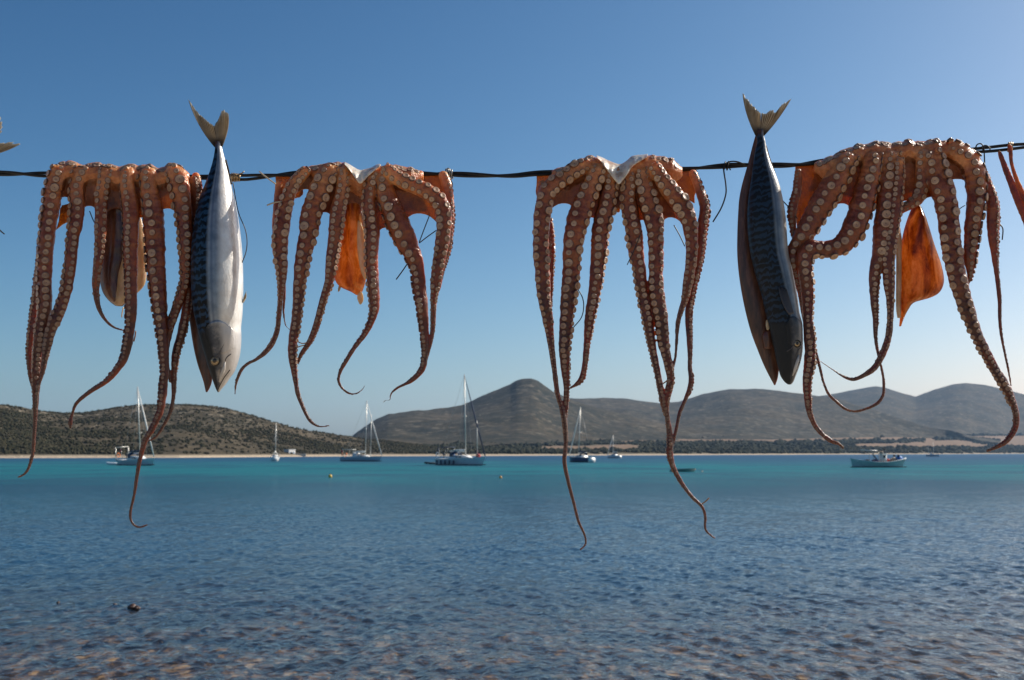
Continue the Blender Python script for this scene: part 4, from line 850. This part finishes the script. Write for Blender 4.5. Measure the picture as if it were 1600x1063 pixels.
r2, s2 = mackerel('dark blue mackerel split open beside the octopus with a bent arm',
 [(203,1182,1193),(212,1182,1193.5),(222,1183,1196),(236,1180,1198.5),(256,1177,1204.5),(273,1175,1211.5),(290,1172.5,1217.5),(306,1170,1221.5),(328,1168,1225.5),(350,1168,1228),(375,1170,1229.5),(400,1173.5,1232),(420,1178.5,1237),(440,1184,1241),(462,1190.5,1245),(490,1197,1249),(506,1201,1253),(524,1205,1254),(545,1209.5,1254),(562,1213,1251.5),(576,1216.5,1247.5),(588,1220,1243),(597,1226,1239.5),(601,1231,1236)],
 [(211,1180.5,1188),(231,1175,1190),(247,1171,1188),(265,1166,1188),(290,1159,1186),(311,1155,1182),(330,1153.5,1182),(365,1152,1182),(400,1152,1186),(437,1155.5,1196),(479,1163,1206),(518,1173,1212),(549,1184.5,1216),(572,1194,1217.5),(590,1203,1215.5),(598,1207.5,1213),(602,1209.5,1211.5)],
 [((1181.5,213),(1188,206),[(1160,145),(1168,152),(1177,162),(1184,170),(1189,176)],(1163,178)), ((1193.5,213),(1188,206),[(1237,154),(1224,160),(1215,172),(1207,169),(1198,175),(1190,176)],(1216,190))],
 M_fish2, -.010, (1241,539,5.2), (497,545,-.2,.9), 6, ratio=.8, cheek=[(556,.62),(566,.56),(576,.5),(588,.4)], half_d=.008)
pillow([(500,1197,1200),(506,1196.5,1203),(512,1197,1203),(516,1198.5,1201)], -.008, .003, 'roe', M_cream, r2)
pillow([(517,1196,1203),(525,1192,1207),(534,1193,1208),(545,1195,1204)], -.004, .003, 'gut', M_split, r2)
tail([((1233,492),(1240,490),[(1216,448),(1222,446),(1229,450)],(1220,474))], -.031, r2, 13, 'pectoral_fin').data.materials[0] = M_crease
coil('finlet', M_fin, [(1197,228,-20),(1201,243,-20),(1206,258,-20),(1211,272,-18)], 1.2, r2, -.002)
r3, s3 = mackerel('pale forked fish tail poking into the left edge of the picture above the line',
 [(r[0]+12, r[1]-384, r[2]-384) for r in [(222,336,345),(232,336,347),(244,334.5,350),(256,332,353.5),(270,328,357),(290,321,361),(310,314,366),(330,309,369.5),(350,305,372.5),(400,300.5,377.5),(460,301,378.5),(510,309,375.5),(550,319.5,374.5),(580,328,366),(601,335,352),(613,340,342.5)]], None,
 [((-38,246),(-44,236),[(33,225),(20,221),(6,221),(-8,223),(-22,229)],(2,242)), ((-50,244),(-44,236),[(0,182),(4,192),(2,203),(-8,214),(-22,229)],(-36,200))],
 M_fish1, -.012, (-41,578,7.4), (517,568,-.45,.86), 9)

# dried strip at the right edge, tied round the line
root = empty('octopus_strip', P(1577, 236, D), 'dried reddish brown octopus strip tied round the line at the right edge', 'octopus')
mb = MB()
for k, p in enumerate(([(1561,236,5),(1566,250,9),(1573,268,11),(1581,288,12),(1589,308,14),(1597,326,15),(1606,350,14),(1612,380,11)], [(1577,226,7),(1579,238,7),(1580,252,6),(1584,268,6),(1592,290,8),(1602,312,10),(1612,336,10)])):
    fr = arm_frame(p, .0, -.004, 0, 0, 0); arm_tube(mb, fr, .45, seed=50+k, wob=.12)
sb = mb.build('body', M_flesh, root); sb.data.attributes.new('arm', 'FLOAT_VECTOR', 'POINT').data.foreach_set('vector', np.tile(np.array((14, .45, .8), np.float32), len(sb.data.vertices)))
# ------------------------------------------------------------------ boats, buoys, house, rocks
def WP(u, v):                                        # a point on the sea surface seen at a photo pixel
    a = (u-800)/F; b = -(v-531.5)/F; dy = CP-b*SP; dz = SP+b*CP; t_ = -CAMH/dz
    return np.array((a*t_, dy*t_, 0.))
paint = lambda n, c, r=.35: simple(n, c, r, 0, 1.5, .12)
M_whitep = paint('white gelcoat', (.78, .78, .76)); M_greyp = paint('pale grey blue hull paint', (.66, .71, .74)); M_navy = paint('navy hull paint', (.045, .085, .17)); M_bluep = paint('light blue hull paint', (.42, .53, .62))
M_alu = simple('mast aluminium', (.62, .60, .55), .4, .5); M_rig = simple('steel rigging', (.35, .35, .34), .4, .6); M_navyc = simple('navy canvas', (.02, .035, .075), .8); M_blue = simple('blue tarpaulin', (.03, .17, .50), .6); M_canv = simple('white canvas', (.75, .73, .68), .8)
M_glass = simple('dark window glass', (.02, .03, .04), .08); M_boot = simple('black boot stripe', (.02, .02, .025), .5); M_orange = simple('orange rubber', (.70, .20, .06), .6); M_wood = simple('varnished wood', (.28, .14, .06), .4); M_red = simple('red cloth', (.45, .05, .04), .7)
M_skin = simple('tanned skin', (.40, .22, .14), .5); M_dark = simple('dark cloth', (.03, .035, .04), .8); M_green = simple('sea green paint', (.40, .54, .52), .45, 0, 2, .2)
class Boat:
    def __init__(s, name, pos, head, label, cat, heel=0.0, group=None):
        s.root = empty(name, pos, label, cat, group); s.M = Matrix.Rotation(R(head), 3, 'Z') @ Matrix.Rotation(R(heel), 3, 'X'); s.p = np.array(pos, float)
    def build(s, mb, name, mat, parent=None):
        mb.v = [tuple(s.p+np.array(s.M @ Vector(v))) for v in mb.v]; return mb.build(name, mat, parent or s.root)
def hull_mb(L, Bm, fb, sheer=.25, stern=.72, keel=.35, double=False, flare=.12):
    mb = MB(); n, m = 22, 9; V = []
    for i in range(n):
        s_ = i/(n-1); x = -L/2+L*s_
        if double: h = Bm/2*max(.02, 1-abs(2*s_-1)**2.4)
        else: h = Bm/2*(stern+(1-stern)*math.sin(min(1, s_/.5)*math.pi/2) if s_ < .5 else max(.015, 1-((s_-.5)/.5)**2.2))
        zt = fb*(1+sheer*((2*s_-1)**2 if double else max(0, s_-.25)**1.6*1.6)); rake = .0
        for j in range(m):
            f = j/(m-1)                                # 0 sheer port .. 1 sheer starboard
            a = (f-.5)*2; zz = zt-(zt+keel)*(1-abs(a)**2.2); yy = h*np.sign(a)*(abs(a)**.55)*(1-flare*(1-abs(a)))
            xx = x+(.10*L*((zz+keel)/(zt+keel))-.06*L)*max(0, (s_-.8)/.2) + (0 if not double else -.05*L*((zz+keel)/(zt+keel))*max(0, (.2-s_)/.2))
            V.append((xx, yy, zz))
    Fc = [(i*m+j, i*m+j+1, (i+1)*m+j+1, (i+1)*m+j) for i in range(n-1) for j in range(m-1)]
    Fc += [tuple(j for j in range(m-1, -1, -1))]
    mb.add(V, Fc); top = [(V[i*m], V[i*m+m-1]) for i in range(n)]
    return mb, top
def deck_mb(top, drop=.06):
    mb = MB(); V = []
    for a, b in top: V += [(a[0], a[1]*.97, a[2]-drop), (a[0], 0, a[2]-drop+.06), (b[0], b[1]*.97, b[2]-drop)]
    mb.add(V, [(3*i+k, 3*i+3+k, 3*i+4+k, 3*i+1+k) for i in range(len(top)-1) for k in (0, 1)]); return mb
def stripe_mb(L, Bm, top, z, h, out=.02):
    mb = MB()
    for sgn in (0, 1):
        pts = [t_[sgn] for t_ in top]
        V = []
        for p in pts: V += [(p[0], p[1]*1.0+(out if p[1] > 0 else -out), z), (p[0], p[1]+(out if p[1] > 0 else -out), z+h)]
        mb.add(V, [(2*i, 2*i+2, 2*i+3, 2*i+1) for i in range(len(pts)-1)])
    return mb
def sailboat(pos, head, label, L, H, hullm, heel=0, mizzen=None, furl=M_canv, stern_white=False, bimini=None, hood=M_navyc, spreads=1, cover=M_navyc, crew=0, stay=True, dodger_white=False, fb=1.05):
    b = Boat('sailboat', pos, head, label, 'sailboat', heel, 'sailing yachts at anchor in the bay')
    Bm = L*.31; hb, top = hull_mb(L, Bm, fb); ho = b.build(hb, 'hull', hullm)
    b.build(stripe_mb(L, Bm, top, .10, .12, -Bm*.02), 'waterline_stripe', M_boot, ho)
    b.build(deck_mb(top), 'deck', M_whitep)
    mb = MB(); V = []                                   # coachroof with raked front
    for x, w, z in ((-.18*L, .30*Bm, fb+.02), (-.17*L, .28*Bm, fb+.55), (.10*L, .24*Bm, fb+.50), (.24*L, .10*Bm, fb+.10)): V += [(x, -w, z), (x, w, z)]
    V += [(-.18*L, -.33*Bm, fb-.1), (-.18*L, .33*Bm, fb-.1), (.25*L, -.14*Bm, fb-.1), (.25*L, .14*Bm, fb-.1)]
    mb.add(V, [(2,4,5,3),(4,6,7,5),(0,2,3,1),(8,10,6,4),(8,4,2,0),(9,5,7,11),(9,1,3,5),(8,0,1,9),(6,10,11,7)]); cab = b.build(mb, 'cabin', M_whitep)
    for sg in (-1, 1):
        for x in (-.10*L, -.02*L, .06*L):
            mb = MB(); mb.box((x, sg*.275*Bm, fb+.30), (.055*L, .04, .18)); b.build(mb, 'window', M_glass, cab)
    mx = .10*L; mb = MB(); mb.tube([(mx, 0, fb-.3), (mx, 0, H)], [.10, .075], 8); ms = b.build(mb, 'mast', M_alu)
    for k in range(spreads):
        z = fb+(H-fb)*(.50 if spreads == 1 else (.36, .66)[k])
        mb = MB(); mb.tube([(mx-.1, -.55+.1*k, z), (mx, 0, z+.02), (mx-.1, .55-.1*k, z)], .045, 6); b.build(mb, 'spreader', M_alu, ms)
    mb = MB(); mb.tube([(mx-.15, 0, fb+1.15), (mx-.36*L, 0, fb+1.2)], .07, 8); bo = b.build(mb, 'boom', M_alu)
    mb = MB(); mb.tube([(mx-.15, 0, fb+1.42), (mx-.2*L, 0, fb+1.38), (mx-.36*L, 0, fb+1.30)], [.20, .16, .09], 8); b.build(mb, 'sail_cover', cover, bo)
    if stay:
        mb = MB(); mb.tube([(mx+.05, 0, H-.3), (mx+(.53*L-mx)*.5, 0, (H+fb)/2), (.53*L, 0, fb+.45)], [.05, .13, .10], 8); b.build(mb, 'furled_sail', furl)
    mb = MB(); mb.tube([(mx, 0, H), (-L*.49, 0, fb+.1)], .022, 5)
    for sg in (-1, 1):
        mb.tube([(mx, 0, H-.2), (mx-.05, sg*Bm*.20, fb+(H-fb)*.55), (mx-.1, sg*Bm*.46, fb+.05)], .02, 5)
    b.build(mb, 'rigging', M_rig)
    if mizzen:
        zx, zh = mizzen; mb = MB(); mb.tube([(zx, 0, fb-.2), (zx, 0, zh)], [.085, .06], 8); b.build(mb, 'mast', M_alu)
    mb = MB(); V = []                                   # spray hood over the companionway
    for i in range(7):
        a = math.pi*i/6
        for x, hh in ((-.17*L, .95), (-.12*L, .98), (-.07*L, .60)): V.append((x, -math.cos(a)*.30*Bm, fb+.35+hh*math.sin(a)**.6*.9))
    mb.add(V, [(3*i+k, 3*i+k+1, 3*i+4+k, 3*i+3+k) for i in range(6) for k in (0, 1)]); b.build(mb, 'spray_hood', M_canv if dodger_white else hood)
    if bimini:
        mb = MB(); mb.box((-.34*L, 0, fb+1.95), (.20*L, .62*Bm, .10)); bi = b.build(mb, 'bimini', bimini)
        mb = MB()
        for x in (-.42*L, -.26*L):
            for sg in (-1, 1): mb.tube([(x, sg*.30*Bm, fb), (x, sg*.29*Bm, fb+1.95)], .03, 5)
        b.build(mb, 'bimini_frame', M_rig, bi)
    mb = MB()                                           # guard rail with stanchions
    for sg in (0, 1):
        pts = [t_[sg] for t_ in top][1:]
        mb.tube([(p[0], p[1]*.96, p[2]+.62) for p in pts], .02, 5)
        for p in pts[::3]: mb.tube([(p[0], p[1]*.96, p[2]), (p[0], p[1]*.96, p[2]+.62)], .02, 5)
    b.build(mb, 'guard_rail', M_rig)
    if stern_white:
        mb = MB(); mb.box((-L*.505, 0, fb*.55), (.08, Bm*.62, fb*.95)); b.build(mb, 'transom', M_whitep)
    return b, top
def stern_gear(b, L, z, mats):                          # outboard, life ring and a flag at the stern rail
    mb = MB(); mb.box((-L*.47, .7, z+.75), (.35, .3, .5)); mb.tube([(-L*.47, .7, z+.5), (-L*.5, .7, z-.3)], .08, 6); b.build(mb, 'outboard', mats[0])
    mb = MB(); mb.tube([(-L*.46, -.9+.33*math.cos(a), z+.75+.33*math.sin(a)) for a in np.linspace(0, 6.283, 15)], .09, 6); b.build(mb, 'life_ring', mats[1])
    mb = MB(); mb.tube([(-L*.49, 0, z), (-L*.52, 0, z+1.9)], .03, 5); fl = b.build(mb, 'flag_staff', M_rig)
    mb = MB(); mb.box((-L*.52-.25, 0, z+1.5), (.5, .03, .5)); b.build(mb, 'flag', mats[2], fl)

b, tp = sailboat(WP(215, 727.5), -42, 'pale blue sloop at the left under the left octopus, two spreaders on its leaning mast', 10.2, 13.6, M_greyp, heel=4.5, spreads=2, cover=M_navyc, hood=M_navyc)
stern_gear(b, 10.2, 1.1, (M_dark, M_orange, M_red))
mb = MB(); mb.tube([(-5.0, -1.2, .9), (-5.0, -1.2, 3.2)], .07, 6); mb.tube([(-5.0, 1.2, .9), (-5.0, 1.2, 3.2)], .07, 6); mb.tube([(-5, -1.2, 3.2), (-5, 1.2, 3.2)], .07, 6); ar = b.build(mb, 'stern_arch', M_alu)
sailboat(WP(430, 720.7), 98, 'small white sloop seen end on near the white house', 7.6, 10.2, M_whitep, stern_white=True, stay=False, hood=M_canv, cover=M_canv)
b, tp = sailboat(WP(565, 721.3), -34, 'two masted grey blue yacht with white wheelhouse canopy, left of the darkest ketch', 12.4, 15.2, M_bluep, mizzen=(2.9, 11.7), dodger_white=True, bimini=M_canv, cover=M_canv, heel=-1)
b.root['label'] = 'grey blue yacht with two bare masts and a white canopy beyond the yellow buoy'
stern_gear(b, 12.4, 1.1, (M_orange, M_orange, M_red))
b, tp = sailboat(WP(721, 727.3), -46, 'pale yacht in mid bay with dark furled sail and blue cockpit cover', 11.6, 15.8, M_greyp, furl=M_navyc, bimini=M_navyc, mizzen=(4.2, 7.7), cover=M_canv, heel=1.5, fb=1.2)
stern_gear(b, 11.6, 1.2, (M_dark, M_whitep, M_navyc))
for x, y, m_ in ((-2.9, .5, M_blue), (-1.9, -.5, M_orange), (4.6, -.2, M_red)):
    mb = MB(); mb.ball((x, y, 1.65), (.45, .4, .4), 10, 6); b.build(mb, 'deck_bag', m_)
mb = MB()
for k in range(5):
    mb.tube([(-4.4+k*1.1, -11.6*.155-.06, .25), (-4.4+k*1.1, -11.6*.155-.06, .95)], .14, 8)
b.build(mb, 'fender', M_navyc)
sailboat(WP(907, 722.6), 118, 'navy sloop with white transom behind the longest octopus', 9.6, 12.7, M_navy, stern_white=True, heel=3, cover=M_navyc, furl=M_canv)
sailboat(WP(959, 716.3), 122, 'smallest pale sailboat, far off against the tan field', 8.0, 9.2, M_greyp, stern_white=True, heel=3, cover=M_canv)
b, tp = sailboat(WP(1457, 713.6), -20, 'distant grey blue ketch off the right hand shore beyond the fishing boat', 7.0, 8.2, M_bluep, mizzen=(-2.0, 6.0), stay=False, hood=M_canv)

def dinghy(pos, head, label, L, tube_m, nose_m):
    b = Boat('dinghy', pos, head, label, 'dinghy', 0, 'small tenders and rowing boats')
    mb = MB(); w = L*.26; mb.tube([(-L/2, -w, .25), (L*.15, -w, .25), (L*.40, -w*.6, .30), (L*.5, 0, .36), (L*.40, w*.6, .30), (L*.15, w, .25), (-L/2, w, .25)], [.19, .2, .2, .19, .2, .2, .19], 10); b.build(mb, 'hull', tube_m)
    mb = MB(); mb.box((-.05*L, 0, .12), (.85*L, w*1.9, .08)); b.build(mb, 'floor', M_greyp)
    mb = MB(); mb.box((-.05*L, 0, .30), (.22, w*1.9, .05)); b.build(mb, 'seat', M_whitep)
    mb = MB(); mb.box((-.52*L, 0, .62), (.25, .28, .42)); mb.tube([(-.53*L, 0, .4), (-.55*L, 0, -.2)], .07, 6); b.build(mb, 'outboard', nose_m)
    return b
dinghy(WP(675, 726.2), 195, 'dark inflatable dinghy trailing behind the yacht in mid bay', 2.6, M_dark, M_whitep)
dinghy(WP(179, 726.8), 178, 'grey tender behind the sloop at the far left', 2.8, M_greyp, M_whitep)
b = Boat('rowing_boat', WP(1067, 737.5), 12, 'low green rowing boat beside the tip of a long octopus arm', 'rowing boat', 0, 'small tenders and rowing boats')
hb, tp = hull_mb(2.9, 1.2, .32, double=False); b.build(hb, 'hull', simple('dull green paint', (.10, .22, .21), .5)); b.build(deck_mb(tp, .14), 'floor', M_wood)
for x in (-.6, .3): mb = MB(); mb.box((x, 0, .26), (.22, 1.05, .04)); b.build(mb, 'thwart', M_wood)
def buoy(pos, r, m, label):
    rt = empty('buoy', pos, label, 'buoy', 'mooring buoys')
    mb = MB(); p = np.array(pos); mb.ball(p+np.array((0, 0, r*.55)), r, 12, 8); mb.build('float', m, rt)
    mb = MB(); mb.tube([p+np.array((r*.35*math.cos(a), 0, r*1.6+r*.35*math.sin(a))) for a in np.linspace(0, 6.283, 11)], r*.1, 5); mb.build('ring', M_dark, rt)
buoy(WP(516, 746.2), .17, simple('yellow buoy plastic', (.80, .48, .05), .4), 'yellow mooring buoy, the brighter one left of the yacht in mid bay')
buoy(WP(782, 747.6), .13, simple('orange yellow buoy plastic', (.75, .36, .08), .4), 'orange yellow buoy right of the yacht in mid bay')
buoy(WP(1097, 738.2), .11, simple('pale buoy plastic', (.62, .58, .45), .4), 'tiny pale buoy beside the green rowing boat')

# fishing boat
b = Boat('fishing_boat', WP(1373, 730.5), 6, 'sea green wooden fishing boat with canopy and blue tarpaulin at the bow', 'fishing boat')
L = 8.0; hb, tp = hull_mb(L, 2.7, .78, sheer=.75, double=True); ho = b.build(hb, 'hull', M_green); b.build(stripe_mb(L, 2.7, tp, -.02, .14, -.10), 'waterline_stripe', M_boot, ho)
b.build(deck_mb(tp, .22), 'deck', M_wood)
for sg in (0, 1):
    mb = MB(); mb.tube([t_[sg] for t_ in tp], .06, 6); b.build(mb, 'gunwale', M_whitep, ho)
mb = MB(); mb.box((.75, 0, 1.25), (.75, .95, 1.45)); mb.box((.75, 0, 2.02), (.95, 1.15, .10)); wh = b.build(mb, 'wheelhouse', M_whitep)
for y, x, dx, dy in ((-.485, .75, .42, .03), (.485, .75, .42, .03), (0, 1.135, .03, .5)):
    mb = MB(); mb.box((x, y, 1.62), (dx, dy, .38)); b.build(mb, 'window', M_glass, wh)
mb = MB(); mb.box((-.35, 0, 2.38), (1.7, 1.7, .07)); ca = b.build(mb, 'canopy', simple('tan canvas', (.55, .40, .26), .8))
mb = MB(); 
for x, y in ((-1.1, -.75), (-1.1, .75), (.4, -.75), (.4, .75)): mb.tube([(x, y, .5), (x, y, 2.36)], .035, 6)
b.build(mb, 'canopy_post', M_rig, ca)
mb = MB(); mb.tube([(-.2, 0, 2.5), (-2.7, .2, 2.62)], .05, 6); b.build(mb, 'boom', M_whitep)
mb = MB(); mb.tube([(-1.0, -.2, 2.0), (-.1, -.2, .9)], .09, 6); b.build(mb, 'davit', M_dark)
mb = MB(); mb.tube([(1.0, 0, 2.0), (1.0, 0, 2.9)], .05, 6); mb.ball((1.0, 0, 2.75), (.25, .2, .16)); b.build(mb, 'lamp_mast', M_dark)
for x, y, z, r, m_ in ((-3.2, 0, .95, (.55, .6, .22), M_canv), (-2.3, -.3, .75, (.4, .5, .3), M_dark), (-1.6, .2, .85, (.4, .5, .32), M_wood), (-.6, -.2, .85, (.55, .6, .4), simple('purple net', (.16, .10, .17), .9)), (1.6, .2, .95, (.4, .5, .32), M_red), (2.3, -.1, 1.15, (.45, .5, .35), simple('tan crates', (.42, .32, .24), .8)), (3.25, 0, 1.3, (.5, .5, .42), M_blue)):
    mb = MB(); mb.ball((x, y, z), r, 12, 7)
    mb.v = [tuple(np.array(p)+rng.normal(0, .035, 3)) for p in mb.v]; b.build(mb, 'net_heap' if m_ is not M_blue else 'tarpaulin', m_)
for x in (2.35, 3.0): mb = MB(); mb.ball((x, -.3, 1.75), (.22, .2, .16), 10, 6); b.build(mb, 'float', M_dark)

# white house on the left shore
hpz = WP(452.5, 714.2); hy = float(shoreY(hpz[0]))+12; hx = hpz[0]*hy/hpz[1]
rt = empty('house', (hx, hy, .5), 'small white flat roofed house standing on the left shore', 'house')
mb = MB(); mb.box((hx, hy, 2.0), (4.6, 4.0, 3.6), 0, .9); mb.box((hx, hy, 3.9), (4.9, 4.3, .25), 0, .9); w_ = mb.build('wall', simple('whitewash', (.80, .78, .74), .8, 0, 1., .08), rt, smooth=False)
ca_, sa_ = math.cos(.9), math.sin(.9)
for lx, ly, dx, dy, z, h_, nm in ((-1.2, -2.02, .8, .08, 1.5, 2.1, 'door'), (1.1, -2.02, .8, .08, 2.2, .9, 'window'), (-2.32, .2, .08, .8, 2.2, .9, 'window')):
    mb = MB(); mb.box((hx+lx*ca_-ly*sa_, hy+lx*sa_+ly*ca_, z), (dx, dy, h_), 0, .9); mb.build(nm, simple('blue shutter', (.10, .20, .34), .6), rt, smooth=False)
mb = MB(); mb.box((hx+5.8, hy-1.0, .9), (6.5, .35, 1.5)); mb.build('garden_wall', simple('pale stone wall', (.60, .54, .45), .9, 0, 2, .2), rt, smooth=False)

# rocks breaking the surface near the shore
def rock(u, v, r, label, n=1):
    p = WP(u, v); rt = empty('rock', p, label, 'rock', 'rocks breaking the surface') if n > 1 else None; first = None
    for k in range(n):
        bm = bmesh.new(); bmesh.ops.create_icosphere(bm, subdivisions=3, radius=1); s_ = rng.uniform(0, 50)
        V = np.array([q.co[:] for q in bm.verts]); V *= (1+.9*fbm(V[:, 0]*1.4+s_, V[:, 1]*1.4+V[:, 2]*1.1, 4, 3))[:, None]
        rr = r*(1 if k == 0 else .7); V = V*np.array((rr*1.1, rr, rr*.85))+p+np.array((k*r*1.35, -k*.02, rr*.15))
        o = mesh('rock' if n == 1 else 'stone', V, [tuple(x.index for x in f.verts) for f in bm.faces], [M_rock], rt); bm.free(); first = o
    if n == 1: tag(first, label, 'rock', 'rocks breaking the surface')
t = NT('wet rock'); n_ = t.noise(t.obj(), 18, 5, .65); t.p(col=t.ramp(n_, [(.3, (.020, .012, .010)), (.55, (.075, .038, .026)), (.75, (.16, .09, .06))]), rough=.45, normal=t.bump(n_, .7, .02)); M_rock = t.m
rock(206, 951, .062, 'brown double rock poking above the water at lower left, biggest of three', 2)
rock(179, 946, .030, 'small dark rock just left of the brown double rock')
rock(91, 942, .022, 'smallest rock, farthest left, barely breaking the water')
